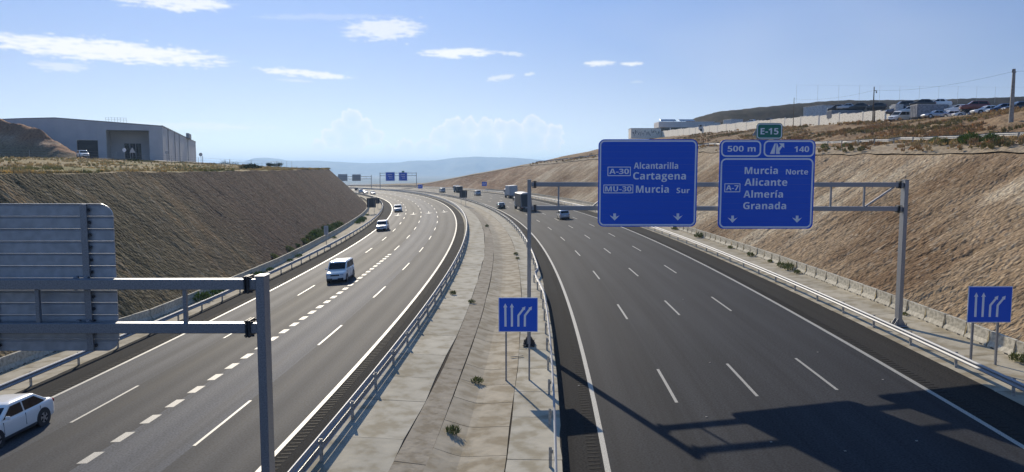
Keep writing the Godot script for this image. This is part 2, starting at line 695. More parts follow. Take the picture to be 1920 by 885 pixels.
func road_texture(width: float, d0: float, lanes: Array, seed_: int) -> ImageTexture:
	# tyre-polished lanes over darker, hardly driven shoulders: u across, v along
	var w := 384
	var h := 1024
	var data := PackedByteArray()
	data.resize(w * h * 3)
	var na := noise("asph_a%d" % seed_, 0.010, 3, seed_)
	var nb := noise("asph_b%d" % seed_, 0.09, 2, seed_ + 1)
	var nf := noise("asph_f%d" % seed_, 0.6, 2, seed_ + 2)
	var prof_ := []
	for i in w:
		var d := d0 + (i + 0.5) / w * width
		var t := 0.034
		var warm := 1.0
		for l in lanes:
			var x: float = (d - l[0]) / (l[1] - l[0])
			if x >= 0.0 and x <= 1.0:
				var tracks := exp(-pow((x - 0.27) / 0.11, 2.0)) + exp(-pow((x - 0.73) / 0.11, 2.0))
				var oil := exp(-pow((x - 0.5) / 0.10, 2.0))
				t = l[2] * (0.99 + 0.045 * tracks - 0.04 * oil)
				warm = 0.0
		prof_.append([t, warm])
	for j in h:
		for i in w:
			var t: float = prof_[i][0]
			var d := d0 + (i + 0.5) / w * width
			var y := j * 100.0 / h
			var yy := absf(y - 50.0)
			t *= 1.0 - 0.16 * smoothstep(0.15, 0.5, nb.get_noise_2d(d * 14.0 + 40.0, yy * 0.12)) + 0.10 * smoothstep(0.1, 0.5, na.get_noise_2d(d * 40.0 + 90.0, yy * 5.0)) + 0.22 * na.get_noise_2d(d * 24.0, yy * 2.2) + 0.16 * nb.get_noise_2d(d * 9.0, yy * 0.35) + 0.16 * nf.get_noise_2d(i * 1.3, j * 1.7)
			var o := (j * w + i) * 3
			var wv: float = prof_[i][1]
			var c := Color(t * (0.94 + 0.10 * wv), t, t * (1.12 - 0.18 * wv)).linear_to_srgb()
			data[o] = int(clampf(c.r, 0, 1) * 255.0); data[o + 1] = int(clampf(c.g, 0, 1) * 255.0); data[o + 2] = int(clampf(c.b, 0, 1) * 255.0)
	return ImageTexture.create_from_image(Image.create_from_data(w, h, false, Image.FORMAT_RGB8, data))

func build_materials() -> void:
	var speck := noise_tex(noise("speck", 0.18, 3, 2), [[0.2, grey(0.42)], [0.5, grey(0.78)], [0.8, grey(1.0)]])
	var blot := noise_tex(noise("blot", 0.012, 5, 4), [[0.2, grey(0.58)], [0.5, grey(0.82)], [0.8, grey(1.0)]])
	var grain := height_tex(noise("grain", 0.22, 3, 6))
	var lumps := height_tex(noise("lumps", 0.03, 5, 8))
	var rock := noise_tex(noise("rock", 0.035, 5, 12), [[0.15, lin(0.38, 0.35, 0.32)], [0.42, lin(0.66, 0.63, 0.60)], [0.6, lin(0.85, 0.84, 0.82)], [0.85, lin(1.0, 1.0, 0.98)]])
	var clean := noise_tex(noise("clean", 0.02, 4, 5), [[0.2, grey(0.90)], [0.8, grey(1.0)]], 256)
	var stain := noise_tex(noise("stain", 0.010, 6, 44), [[0.22, lin(0.66, 0.63, 0.57)], [0.5, grey(0.88)], [0.78, grey(1.0)]])
	M.speck = speck
	M.blot = blot
	M.grain = grain
	for k in ["left", "right"]:
		var m := plain(1, 1, 1, 1.0)
		m.metallic_specular = 0.22
		var d0 := -26.5 if k == "left" else 0.35
		var lanes := []
		if k == "left":
			for q in [[0, 0.088], [1, 0.050], [2, 0.112], [3, 0.054]]:
				lanes.append([DL + LW * (q[0] - 4), DL + LW * (q[0] - 3), q[1]])
		else:
			for q in [[0, 0.032], [1, 0.039], [2, 0.041], [3, 0.037]]:
				lanes.append([DR + LW * q[0], DR + LW * (q[0] + 1), q[1]])
		m.albedo_texture = road_texture(18.1, d0, lanes, 31 if k == "left" else 47)
		var polish := Image.create_empty(256, 4, false, Image.FORMAT_RGB8)
		for i in 256:
			var d: float = d0 + (i + 0.5) / 256.0 * 18.1
			var on: bool = d > lanes[0][0] and d < lanes[3][1]
			var x := fposmod((d - lanes[0][0]) / LW, 1.0)
			var tr := exp(-pow((x - 0.27) / 0.12, 2.0)) + exp(-pow((x - 0.73) / 0.12, 2.0))
			var v: float = 0.78 - 0.03 * tr if on else 1.0
			for j in 4:
				polish.set_pixel(i, j, Color(v, v, v))
		m.roughness_texture = ImageTexture.create_from_image(polish)
		m.roughness_texture_channel = BaseMaterial3D.TEXTURE_CHANNEL_GREEN
		m.detail_enabled = true
		m.detail_blend_mode = BaseMaterial3D.BLEND_MODE_MUL
		m.detail_albedo = speck
		m.detail_uv_layer = BaseMaterial3D.DETAIL_UV_2
		m.uv2_triplanar = true
		m.uv2_world_triplanar = true
		m.uv2_scale = Vector3.ONE * 0.10
		M["asphalt_" + k] = m
	M.paint = rough_mat(0.43, 0.41, 0.345, 0.55, noise_tex(noise("worn", 0.05, 4, 14), [[0.30, grey(0.35)], [0.48, grey(0.84)], [1.0, grey(1.0)]]), 0.7, grain, 0.15)
	M.paint_dull = rough_mat(0.37, 0.355, 0.31, 0.6, noise_tex(noise("worn2", 0.05, 4, 15), [[0.30, grey(0.35)], [0.55, grey(0.8)], [1.0, grey(1.0)]]), 0.7, grain, 0.15)
	M.rib = rough_mat(0.030, 0.027, 0.023, 0.75, speck, 0.6)
	for k in 4:
		var f: float = [1.0, 0.91, 1.06, 0.96][k]
		M["concrete%d" % k] = rough_mat(0.455 * f, 0.42 * f, 0.335 * f, 0.85, stain, 0.13, lumps, 0.9)
		M["ditch%d" % k] = rough_mat(0.43 * f, 0.375 * f, 0.28 * f, 0.88, stain, 0.15, lumps, 1.2)
		M["strip%d" % k] = rough_mat(0.33 * f, 0.29 * f, 0.225 * f, 0.9, stain, 0.2, lumps, 1.5)
		M["path%d" % k] = rough_mat(0.42 * f, 0.375 * f, 0.285 * f, 0.88, stain, 0.14, lumps, 1.0)
		M["block%d" % k] = rough_mat(0.56 * f, 0.52 * f, 0.42 * f, 0.8, blot, 0.6, lumps, 0.6)
	M.joint = rough_mat(0.055, 0.045, 0.035, 0.95, speck, 0.8)
	M.earth = plain(1, 1, 1, 0.95)
	M.earth.vertex_color_use_as_albedo = true
	M.earth.albedo_texture = rock
	M.earth.uv1_triplanar = true
	M.earth.uv1_world_triplanar = true
	M.earth.uv1_scale = Vector3.ONE * 0.16
	M.earth.heightmap_enabled = true
	M.earth.heightmap_texture = lumps
	M.earth.heightmap_scale = 22.0
	M.earth_soft = plain(1, 1, 1, 0.95)
	M.earth_soft.vertex_color_use_as_albedo = true
	M.earth_soft.albedo_texture = rock
	M.earth_soft.uv1_triplanar = true
	M.earth_soft.uv1_world_triplanar = true
	M.earth_soft.uv1_scale = Vector3.ONE * 0.11
	M.earth_soft.heightmap_enabled = true
	M.earth_soft.heightmap_texture = lumps
	M.earth_soft.heightmap_scale = 10.0
	M.far = plain(1, 1, 1, 1.0)
	M.far.vertex_color_use_as_albedo = true
	M.galv = rough_mat(0.36, 0.37, 0.38, 0.42, noise_tex(noise("galv", 0.06, 3, 22), [[0.2, grey(0.72)], [0.7, grey(1.0)]]), 0.9, null, 0.0, false, 0.15)
	M.galv.roughness = 0.6
	M.steel = rough_mat(0.33, 0.34, 0.36, 0.42, noise_tex(noise("galv2", 0.05, 4, 23), [[0.2, grey(0.7)], [0.7, grey(1.0)]]), 0.8, null, 0.0, false, 0.55)
	M.alu = rough_mat(0.47, 0.48, 0.49, 0.42, noise_tex(noise("alu", 0.02, 4, 24), [[0.2, grey(0.8)], [0.75, grey(1.0)]]), 0.3, null, 0.0, false, 0.35)
	M.post = rough_mat(0.50, 0.50, 0.48, 0.5, blot, 0.9, null, 0.0, false, 0.5)
	M.blue = plain(0.002, 0.105, 0.66, 0.5)
	M.green = plain(0.008, 0.19, 0.125, 0.45)
	M.letter = plain(0.90, 0.91, 0.93, 0.5)
	M.dark = plain(0.02, 0.02, 0.022, 0.6)
	M.rubber = plain(0.018, 0.018, 0.018, 0.85)
	M.rim = plain(0.45, 0.46, 0.48, 0.3, 0.8)
	M.glass = plain(0.010, 0.012, 0.016, 0.06)
	M.glass.metallic_specular = 0.36
	M.lamp = plain(0.75, 0.77, 0.80, 0.12, 0.3)
	M.red = plain(0.42, 0.02, 0.02, 0.2)
	M.plate = plain(0.75, 0.75, 0.72, 0.5)
	M.white = car_paint(0.90, 0.87, 0.80)
	M.silver = car_paint(0.45, 0.46, 0.48, 0.5)
	M.black = car_paint(0.015, 0.015, 0.017)
	M.maroon = car_paint(0.20, 0.03, 0.025)
	M.bluecar = car_paint(0.05, 0.08, 0.16)
	M.trim = plain(0.025, 0.025, 0.027, 0.6)
	M.wood = rough_mat(0.16, 0.12, 0.085, 0.9, speck, 0.7)
	M.polec = rough_mat(0.42, 0.39, 0.34, 0.9, blot, 0.4)
	M.wall = rough_mat(0.86, 0.82, 0.72, 0.85, noise_tex(noise("wallw", 0.02, 5, 33), [[0.2, lin(0.5, 0.46, 0.38)], [0.4, grey(0.92)], [1.0, grey(1.0)]]), 0.25)
	M.panelgrey = rough_mat(0.60, 0.58, 0.56, 0.7, clean, 0.05)
	M.panelgrey2 = rough_mat(0.585, 0.565, 0.55, 0.7, clean, 0.05)
	M.boxwhite = rough_mat(0.66, 0.66, 0.64, 0.6, blot, 0.3)
	M.boxgrey = rough_mat(0.30, 0.31, 0.33, 0.6, blot, 0.3)
	M.tarp = rough_mat(0.05, 0.052, 0.056, 0.6, blot, 0.8)
	M.curtain = rough_mat(0.62, 0.62, 0.60, 0.5, blot, 0.6)
	M.wire = plain(0.03, 0.03, 0.03, 0.7)
	M.solar = plain(0.02, 0.025, 0.05, 0.2)
	for k in [["leaf_green", 0.14, 0.20, 0.065], ["leaf_olive", 0.21, 0.22, 0.09], ["leaf_dry", 0.36, 0.27, 0.14], ["leaf_dark", 0.055, 0.08, 0.035], ["leaf_rust", 0.24, 0.13, 0.06], ["leaf_pale", 0.26, 0.28, 0.12]]:
		var m := plain(k[1], k[2], k[3], 0.8)
		m.vertex_color_use_as_albedo = true
		m.backlight_enabled = true
		m.backlight = Color(0.35, 0.38, 0.2)
		M[k[0]] = m

func car_paint(r: float, g: float, b: float, metal := 0.0) -> StandardMaterial3D:
	var m := plain(r, g, b, 0.32, metal)
	m.clearcoat_enabled = true
	m.clearcoat = 0.7
	m.clearcoat_roughness = 0.06
	return m

# ---- setting ----
func s_list(a: Array) -> PackedFloat64Array:  # [[from, to, step], ...]
	var out := PackedFloat64Array()
	for q in a:
		var n := int(round((q[1] - q[0]) / q[2]))
		for i in n:
			out.append(q[0] + i * q[2])
	out.append(a[-1][1])
	return out

func road_sheet(side: String) -> ArrayMesh:
	var ss := s_list([[-60, 20, 4], [20, 300, 2], [300, 1000, 5]])
	var lo := -26.5 if side == "left" else 0.35
	var pos := PackedVector3Array()
	var uvs := PackedVector2Array()
	var nv := 8
	for s in ss:
		for j in nv:
			var d := lo + 18.1 * j / (nv - 1)
			pos.append(at(s, d, y_left(s, d) if side == "left" else y_right(s, d)))
			uvs.append(Vector2(float(j) / (nv - 1), s / 100.0))
	return sheet(ss.size(), nv, pos, uvs, PackedColorArray())

# a painted strip on the road from s0 to s1 between lateral places a and b
func stripe(s0: float, s1: float, a: float, b: float, left: bool, lift := 0.006, step := 4.0) -> ArrayMesh:
	var n := maxi(2, int(ceil((s1 - s0) / step)) + 1)
	var pos := PackedVector3Array()
	var uvs := PackedVector2Array()
	for i in n:
		var s := s0 + (s1 - s0) * i / (n - 1)
		for d in [a, b]:
			pos.append(at(s, d, (y_left(s, d) if left else y_right(s, d)) + lift))
			uvs.append(Vector2(d, s))
	return sheet(n, 2, pos, uvs, PackedColorArray())

func merge(list: Array) -> ArrayMesh:
	var st := SurfaceTool.new()
	st.begin(Mesh.PRIMITIVE_TRIANGLES)
	for m in list:
		st.append_from(m, 0, Transform3D())
	return st.commit()

func build_roads() -> void:
	for side in ["left", "right"]:
		var left: bool = side == "left"
		var road := struct("left_road" if left else "right_road", road_sheet(side), M["asphalt_" + side])
		var base := DL - 4.0 * LW if left else DR
		for k in [0, 4]:
			var d: float = base + LW * k
			part("edge_line", stripe(-60, 900, d - 0.10, d + 0.10, left), M.paint, road)
		for k in [1, 2, 3]:
			var d: float = base + LW * k
			var far := []
			var s: float
			if left and k == 2:
				s = 20.6
				while s < 88.0:
					part("wide_dash", stripe(s, s + 1.1, d - 0.2, d + 0.2, true, 0.006, 1.2), M.paint_dull, road)
					s += 2.1
				s = 93.0
			else:
				s = (29.6 if k == 1 else 26.1) - 15.7 if left else 31.1 + 0.3 * k - 17.25
			var period := 15.7 if left else 17.2
			while s < 700.0:
				var m := stripe(s, s + (5.4 if left else 5.2), d - 0.065, d + 0.065, left, 0.006, 3.0)
				if s < 320.0:
					part("lane_dash", m, M.paint, road)
				else:
					far.append(m)
				s += period
			stuff(part("far_dashes", merge(far), M.paint, road))
		# milled ribs just outside the edge lines
		var ribs := MB.new()
		var s := 14.0
		while s < 130.0:
			for k in [0, 4]:
				var d: float = base + LW * k + (0.42 if k == 4 else -0.42)
				var p := at(s, d, (y_left(s, d) if left else y_right(s, d)) + 0.004)
				ribs.box(Transform3D(frame(s, d, 0.0).basis, p), Vector3(0.40, 0.014, 0.10))
			s += 0.34 if s < 70.0 else 0.68
		stuff(part("rumble_strip", ribs.mesh(), M.rib, road))
		if left:
			for k in 4:
				var d := base + LW * (k + 0.5)
				var sc := 167.6
				# a long arrow that points towards the bridge
				var shape := [[0.0, -0.55, 0.0, 0.55]]
				var b := MB.new()
				var lift := 0.006
				var y := func(s_: float, d_: float) -> Vector3: return at(s_, d_, y_left(s_, d_) + lift)
				b.quad(y.call(sc + 2.4, d - 0.09), y.call(sc + 2.4, d + 0.09), y.call(sc + 9.0, d + 0.09), y.call(sc + 9.0, d - 0.09))
				b.tri(y.call(sc, d), y.call(sc + 2.4, d + 0.85), y.call(sc + 2.4, d - 0.85))
				for i in b.n.size():
					b.n[i] = Vector3.UP
				part("lane_arrow", b.mesh(), M.paint, road)

# a slab with a rough top between stations s0, s1 and lateral places a, b
func slab(s0: float, s1: float, a0: float, b0: float, a1: float, b1: float, yf: Callable, drop := 0.07, cells := 4) -> ArrayMesh:
	var m := MB.new()
	var n := maxi(2, int((s1 - s0) / 2.0) + 1)
	var g := noise("slab", 0.35, 3, 51)
	var top := []
	for i in n:
		var t := float(i) / (n - 1)
		var row := []
		for j in cells + 1:
			var u := float(j) / cells
			var s := lerpf(s0, s1, t)
			var d := lerpf(lerpf(a0, b0, u), lerpf(a1, b1, u), t)
			row.append(at(s, d, yf.call(s, d) + 0.012 * g.get_noise_2d(s * 2.0, d * 2.0)))
		top.append(row)
	for i in n - 1:
		for j in cells:
			m.quad(top[i][j], top[i][j + 1], top[i + 1][j + 1], top[i + 1][j])
	var dn := Vector3(0, -drop, 0)
	for i in n - 1:
		m.quad(top[i + 1][0], top[i + 1][0] + dn, top[i][0] + dn, top[i][0])
		m.quad(top[i][cells], top[i][cells] + dn, top[i + 1][cells] + dn, top[i + 1][cells])
	for j in cells:
		m.quad(top[0][j], top[0][j] + dn, top[0][j + 1] + dn, top[0][j + 1])
		m.quad(top[n - 1][j + 1], top[n - 1][j + 1] + dn, top[n - 1][j] + dn, top[n - 1][j])
	return m.mesh()

func build_median() -> void:
	var ss := s_list([[-60, 20, 4], [20, 300, 2], [300, 1000, 5]])
	var ds := [-8.65, -8.5, -6.9, -5.45, -4.3, -3.85, -3.4, -3.15, -2.85, -2.2, -1.65, -0.6, 0.4, 0.6]
	var pos := PackedVector3Array()
	var uvs := PackedVector2Array()
	for s in ss:
		for d in ds:
			pos.append(at(s, d, y_median(s, d) - 0.045))
			uvs.append(Vector2(d, s))
	var bed := struct("median_strip", sheet(ss.size(), ds.size(), pos, uvs, PackedColorArray()), M.joint)
	var wob := noise("wob", 0.09, 2, 61)
	var edge := func(base: float, s: float, amp: float) -> float: return base + amp * wob.get_noise_2d(s * 3.0, base * 20.0)
	var bands := [["concrete_slab", -8.5, -5.42, "concrete", 4.15, 6, 0.0, 0.12], ["mortar_strip", -5.42, -4.33, "strip", 12.0, 2, 0.12, 0.07], ["gutter_slab", -4.33, -1.62, "ditch", 3.05, 8, 0.05, 0.07], ["kerb_slab", -1.62, 0.42, "concrete", 4.0, 4, 0.07, 0.0]]
	for b in bands:
		var s := 14.0
		var k := 0
		var far := []
		while s < 420.0:
			var l: float = b[4] * rng.randf_range(0.85, 1.15) if s < 130.0 else 12.0
			var s1 := s + l - rng.randf_range(0.02, 0.06)
			var gap := 0.016
			var m := slab(s, s1, edge.call(b[1], s, b[6]) + gap, edge.call(b[2], s, b[7]) - gap, edge.call(b[1], s1, b[6]) + gap, edge.call(b[2], s1, b[7]) - gap, y_median, 0.06, b[5])
			if s < 130.0:
				part(b[0], m, M["%s%d" % [b[3], rng.randi() % 4]], bed)
			else:
				far.append(m)
			s += l
			k += 1
		stuff(part("far_slabs", merge(far), M[b[3] + "0"], bed))

func build_berms() -> void:
	for left in [true, false]:
		var ss := s_list([[-60, 20, 4], [20, 300, 2], [300, 900, 5]])
		var pos := PackedVector3Array()
		var uvs := PackedVector2Array()
		for s in ss:
			for j in 4:
				var d := lerpf(-26.3, d_left(s) - 0.8, j / 3.0) if left else lerpf(18.2, 22.75, j / 3.0)
				pos.append(at(s, d, (y_left(s, d) if left else y_right(s, d)) - (0.05 if s < 145.0 else 0.02)))
				uvs.append(Vector2(d, s))
		var bed := struct("left_verge" if left else "right_verge", sheet(ss.size(), 4, pos, uvs, PackedColorArray()), M.joint)
		var yf := y_left if left else y_right
		var far := []
		var s := 16.0
		while s < 420.0:
			var l := rng.randf_range(4.6, 5.4) if s < 140.0 else 10.0
			var s1 := s + l - 0.05
			var m: ArrayMesh
			if left:
				m = slab(s, s1, d_left(s) - 0.7, -26.45, d_left(s1) - 0.7, -26.45, yf, 0.06, 3)
			else:
				m = slab(s, s1, 18.42, 22.7, 18.42, 22.7, yf, 0.06, 3)
			if s < 140.0:
				part("path_slab", m, M["path%d" % (rng.randi() % 4)], bed)
			else:
				far.append(m)
			s += l
		stuff(part("far_slabs", merge(far), M.path0, bed))

func earth_color(side: String, s: float, t: float, y: float) -> Color:
	var a := noise("ec1", 0.030, 4, 71).get_noise_2d(s * 1.0, t * 1.6)
	var b := noise("ec2", 0.16, 3, 72).get_noise_2d(s * 1.6, t * 0.45)
	var f := noise("ec3", 0.9, 2, 73).get_noise_2d(s * 1.4, t * 0.35)
	var c: Color
	if side == "right":
		c = Color(0.285, 0.215, 0.145)
		c = c.lerp(Color(0.165, 0.110, 0.068), smoothstep(-0.05, 0.45, a + 0.25 * b))
		c = c.lerp(Color(0.41, 0.35, 0.265), smoothstep(0.0, 0.5, -a + 0.45 * b))
		c = c.lerp(Color(0.30, 0.16, 0.09), 0.35 * smoothstep(230.0, 330.0, s))
		c = c.lerp(Color(0.42, 0.34, 0.25), smoothstep(0.72, 0.95, t / 21.0) * 0.6)
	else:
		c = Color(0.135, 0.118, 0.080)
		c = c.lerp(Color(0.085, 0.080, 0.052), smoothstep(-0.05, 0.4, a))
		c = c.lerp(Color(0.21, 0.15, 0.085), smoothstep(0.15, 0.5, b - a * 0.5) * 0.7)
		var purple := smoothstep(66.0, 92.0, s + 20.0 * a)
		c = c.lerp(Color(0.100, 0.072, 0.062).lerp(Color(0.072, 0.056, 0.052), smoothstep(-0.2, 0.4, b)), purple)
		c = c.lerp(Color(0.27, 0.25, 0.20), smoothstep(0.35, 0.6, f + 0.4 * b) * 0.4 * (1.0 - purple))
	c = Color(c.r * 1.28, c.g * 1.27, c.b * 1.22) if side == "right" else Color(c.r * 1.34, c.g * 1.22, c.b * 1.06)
	c = c.lerp(Color(0.5, 0.44, 0.34) if side == "right" else Color(0.22, 0.20, 0.16), 0.5 * smoothstep(0.25, 0.6, noise("ec6", 1.3, 3, 77).get_noise_2d(s * 1.3, t * 0.6)))
	return c * (1.0 + 0.30 * f + 0.14 * b)

func earth_relief(s: float, t: float, q: float) -> float:
	# furrows left by the excavator's teeth run down the slope; ledges and blocks break them
	var slant := s + t * 0.32 * q
	var w := noise("er0", 0.25, 2, 80).get_noise_2d(s, t) * 0.8
	var g := noise("er1", 0.55, 2, 81).get_noise_2d(slant * 1.5 + w, t * 0.16)
	var g2 := noise("er2", 1.6, 2, 82).get_noise_2d(slant * 1.3 + w, t * 0.26)
	var big := noise("er3", 0.055, 3, 83).get_noise_2d(s, t * 0.8)
	var gul := 1.0 - absf(noise("er4", 0.10, 2, 84).get_noise_2d(slant * 1.0, t * 0.12))
	var gash := noise("er5", 1.1, 3, 85).get_noise_2d(slant * 1.3 + w, t * 0.22)
	return 0.24 * g + 0.16 * g2 + 0.65 * big - 0.40 * pow(gul, 9.0) - 0.38 * maxf(gash - 0.08, 0.0)

func build_slopes() -> void:
	for side in ["left", "right"]:
		var left: bool = side == "left"
		var ss := s_list([[8, 22, 1.0], [22, 120, 0.22], [120, 260, 0.6], [260, 470, 2.0], [470, 900, 10.0]])
		var nv := 100
		var pos := PackedVector3Array()
		var cols := PackedColorArray()
		var uvs := PackedVector2Array()
		for s in ss:
			var d0 := d_left(s) - 0.55 if left else 22.65
			var y0 := (y_left(s, d0) if left else y_right(s, d0)) - 0.03
			var y1 := crest_left(s) if left else crest_right(s) - 1.15
			y1 = maxf(y1, y0 + 0.2) if not left or s < 400 else y1
			var k := 0.96 if left else 0.68
			var run := absf(y1 - y0) / k
			var psi := heading(s)
			var out := Vector3(cos(psi), 0, sin(psi)) * (-1.0 if left else 1.0)
			var nrm := (Vector3.UP - out * k).normalized()
			var len_ := run * sqrt(1.0 + k * k)
			for j in nv:
				var u := float(j) / (nv - 1)
				var t := u * len_
				var d := d0 + run * u * (-1.0 if left else 1.0)
				var y := y0 + (y1 - y0) * u
				var fade := smoothstep(0.0, 0.05, u) * (1.0 - smoothstep(0.95, 1.0, u)) * clampf(len_ / 8.0, 0.0, 1.0)
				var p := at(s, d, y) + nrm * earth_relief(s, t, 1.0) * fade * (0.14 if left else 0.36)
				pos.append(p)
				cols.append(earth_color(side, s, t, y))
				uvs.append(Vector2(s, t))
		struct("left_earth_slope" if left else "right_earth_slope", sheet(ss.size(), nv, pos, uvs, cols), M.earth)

func field_color(s: float, d: float) -> Color:
	var a := noise("fc1", 0.035, 3, 91).get_noise_2d(s * 0.6, d * 2.0)
	var b := noise("fc2", 0.2, 3, 92).get_noise_2d(s * 0.7, d * 1.6)
	var c := Color(0.40, 0.315, 0.165)
	c = c.lerp(Color(0.24, 0.225, 0.10), smoothstep(0.0, 0.4, a + 0.3 * b))
	c = c.lerp(Color(0.36, 0.29, 0.18), smoothstep(0.1, 0.5, -a + 0.3 * b))
	c = c.lerp(Color(0.25, 0.20, 0.14), smoothstep(0.2, 0.6, b) * 0.6)
	return c

func build_terrain() -> void:
	# left: the field above the cutting
	var ss := s_list([[-60, 20, 8], [20, 330, 2], [330, 900, 12]])
	var offs := [0.0, 0.5, 1.0, 2.0, 3.0, 4.5, 6, 8, 10, 12, 15, 18, 21, 25, 30, 35, 40, 46, 52, 60, 70, 80, 95, 110, 130, 150, 180, 230, 300, 400, 500]
	var pos := PackedVector3Array()
	var cols := PackedColorArray()
	var uvs := PackedVector2Array()
	var bump := noise("fieldbump", 0.12, 3, 93)
	for s in ss:
		var d0 := d_left(s) - 0.55
		var y0 := y_left(s, d0) - 0.03
		var dc := d0 - absf(crest_left(s) - y0) / 0.96
		for o in offs:
			var d: float = dc + 0.06 - o
			var y := crest_left(s) if o < 0.9 else plateau_left(s, d)
			y += bump.get_noise_2d(s, d) * 0.22 * smoothstep(0.3, 3.0, o) - (0.06 if o == 0.0 else 0.0)
			pos.append(at(s, d, y))
			cols.append(field_color(s, d))
			uvs.append(Vector2(s, d))
	var field := struct("field_ground", sheet(ss.size(), offs.size(), pos, uvs, cols), M.earth_soft)
	# right: shoulder, upper road, bank and yard above the cutting
	pos = PackedVector3Array()
	cols = PackedColorArray()
	uvs = PackedVector2Array()
	var ro := [-0.06, 0.3, 1.0, 1.8, 2.6, 3.6, 4.2, 8.5, 12.6, 13.4, 14.5, 16, 18, 20, 22, 24, 26, 28, 30, 32, 34, 36, 38, 40, 43, 46, 50, 56, 62, 70, 80, 90, 100, 120, 180, 260, 340, 420, 520]
	ss = s_list([[-60, 20, 8], [20, 330, 1.2], [330, 900, 12]])
	var rut := noise("rut", 0.5, 3, 95)
	for s in ss:
		var a := d_steep_end(s)
		for o in ro:
			var d: float = a + o
			var y := upper_right(s, d) - (0.1 if o < 0.0 else 0.0)
			var n := bump.get_noise_2d(s, d * 1.3)
			var r := rut.get_noise_2d(s * 0.9, d * 0.25)
			var bank := smoothstep(13.0, 15.0, o) * (1.0 - smoothstep(yard_edge(s) - a - 4.0, yard_edge(s) - a, o))
			y += n * (0.12 if o < 4.0 else 0.0) + bank * (n * 0.7 + r * 0.35)
			var c := Color(0.40, 0.33, 0.235) * (1.0 + 0.25 * n)
			if o >= 4.0 and o < 13.0:
				c = Color(0.16, 0.15, 0.14)
			elif o >= 13.0:
				c = Color(0.30, 0.195, 0.11).lerp(Color(0.40, 0.29, 0.17), smoothstep(-0.2, 0.4, r + n)).lerp(Color(0.17, 0.135, 0.075), smoothstep(0.15, 0.5, n - 0.4 * r) * (1.0 - smoothstep(120.0, 160.0, 300.0 - s)) * 0.8)
				if d > yard_edge(s):
					c = Color(0.26, 0.21, 0.15)
			pos.append(at(s, d, y))
			cols.append(c)
			uvs.append(Vector2(s, d))
	struct("upper_ground", sheet(ss.size(), ro.size(), pos, uvs, cols), M.earth_soft)
	# service track on the field, towards the hall
	var tp := [[-190.0, -148.0], [-150.0, -152.0], [-120.0, -157.0], [-108.0, -161.0], [-99.0, -166.0], [-90.0, -176.0], [-84.0, -190.0], [-80.0, -205.0]]
	var cu := Curve3D.new()
	for q in tp:
		cu.add_point(Vector3(q[0], 0, q[1]))
	pos = PackedVector3Array()
	uvs = PackedVector2Array()
	var n_ := 90
	for i in n_:
		var l := cu.get_baked_length() * i / (n_ - 1)
		var p := cu.sample_baked(l)
		var q := cu.sample_baked(minf(l + 0.5, cu.get_baked_length())) - cu.sample_baked(maxf(l - 0.5, 0.0))
		var side_ := Vector3(-q.z, 0, q.x).normalized()
		for j in 4:
			var e: Vector3 = p + side_ * (j / 3.0 - 0.5) * 5.0
			pos.append(Vector3(e.x, ground(e.x, e.z) + 0.32, e.z))
			uvs.append(Vector2(j, l))
	struct("service_track", sheet(n_, 4, pos, uvs, PackedColorArray()), rough_mat(0.50, 0.46, 0.39, 0.95, M.blot, 0.3))
	# the wide plain and the ridge behind it
	pos = PackedVector3Array()
	cols = PackedColorArray()
	uvs = PackedVector2Array()
	var pl := noise("plain", 0.004, 4, 97)
	for i in 61:
		for j in 61:
			var x := (i - 30) * 400.0
			var z := -(j - 20) * 350.0
			pos.append(Vector3(x, -64.0 + 2.0 * pl.get_noise_2d(x, z), z))
			cols.append(Color(0.12, 0.12, 0.07).lerp(Color(0.24, 0.20, 0.13), clampf(0.5 + 1.6 * pl.get_noise_2d(x * 0.7 + 900.0, z), 0.0, 1.0)))
			uvs.append(Vector2(i, j))
	struct("plain", sheet(61, 61, pos, uvs, cols), M.far)
	pos = PackedVector3Array()
	cols = PackedColorArray()
	uvs = PackedVector2Array()
	var ridge := [[-5200, 60], [-4200, 70], [-3400, 60], [-3007, 68], [-2869, 80], [-2760, 112], [-2690, 117], [-2560, 104], [-2400, 82], [-2117, 85], [-1850, 70], [-1556, 56], [-1209, 66], [-1099, 81], [-833, 86], [-659, 114], [-364, 127], [0, 117], [231, 97], [600, 60], [1200, 72], [2000, 100], [3200, 110], [5200, 100]]
	var mn := noise("mount", 0.0021, 5, 99)
	var mm := noise("mountfine", 0.009, 4, 98)
	var nx := 260
	var nd := 30
	for i in nx:
		var x := -5200.0 + 10400.0 * i / (nx - 1)
		for j in nd:
			var t := float(j) / (nd - 1)
			var up := smoothstep(0.0, 0.62, t) if t < 0.62 else 1.0 - 0.7 * smoothstep(0.62, 1.0, t)
			var z := -6900.0 - 1800.0 * t + 350.0 * mn.get_noise_2d(x, 7.0)
			var r := table(ridge, x) + 2.5 * mm.get_noise_2d(x, 3.0)
			var y := -66.0 + (r + 66.0) * up * (1.0 + 0.35 * mn.get_noise_2d(x * 1.6, z * 1.6) * smoothstep(0.0, 0.4, absf(t - 0.62)))
			pos.append(Vector3(x, y, z))
			cols.append(Color(0.10, 0.10, 0.075).lerp(Color(0.19, 0.165, 0.12), clampf(0.5 + mm.get_noise_2d(x, z), 0.0, 1.0)))
			uvs.append(Vector2(i, j))
	struct("mountains", sheet(nx, nd, pos, uvs, cols), M.far)
	# the scrub hill above the yard
	pos = PackedVector3Array()
	cols = PackedColorArray()
	uvs = PackedVector2Array()
	var top := [[90, 24], [105, 27], [108, 34], [112, 40.5], [118, 42.2], [126, 44.3], [143, 45.9], [169, 48.6], [195, 50.7], [240, 51.0], [273, 51.8], [312, 53.2], [360, 55], [420, 56], [520, 52]]
	var hb := noise("hill", 0.02, 4, 101)
	var hf := noise("hillfine", 0.12, 3, 102)
	nx = 220
	nd = 60
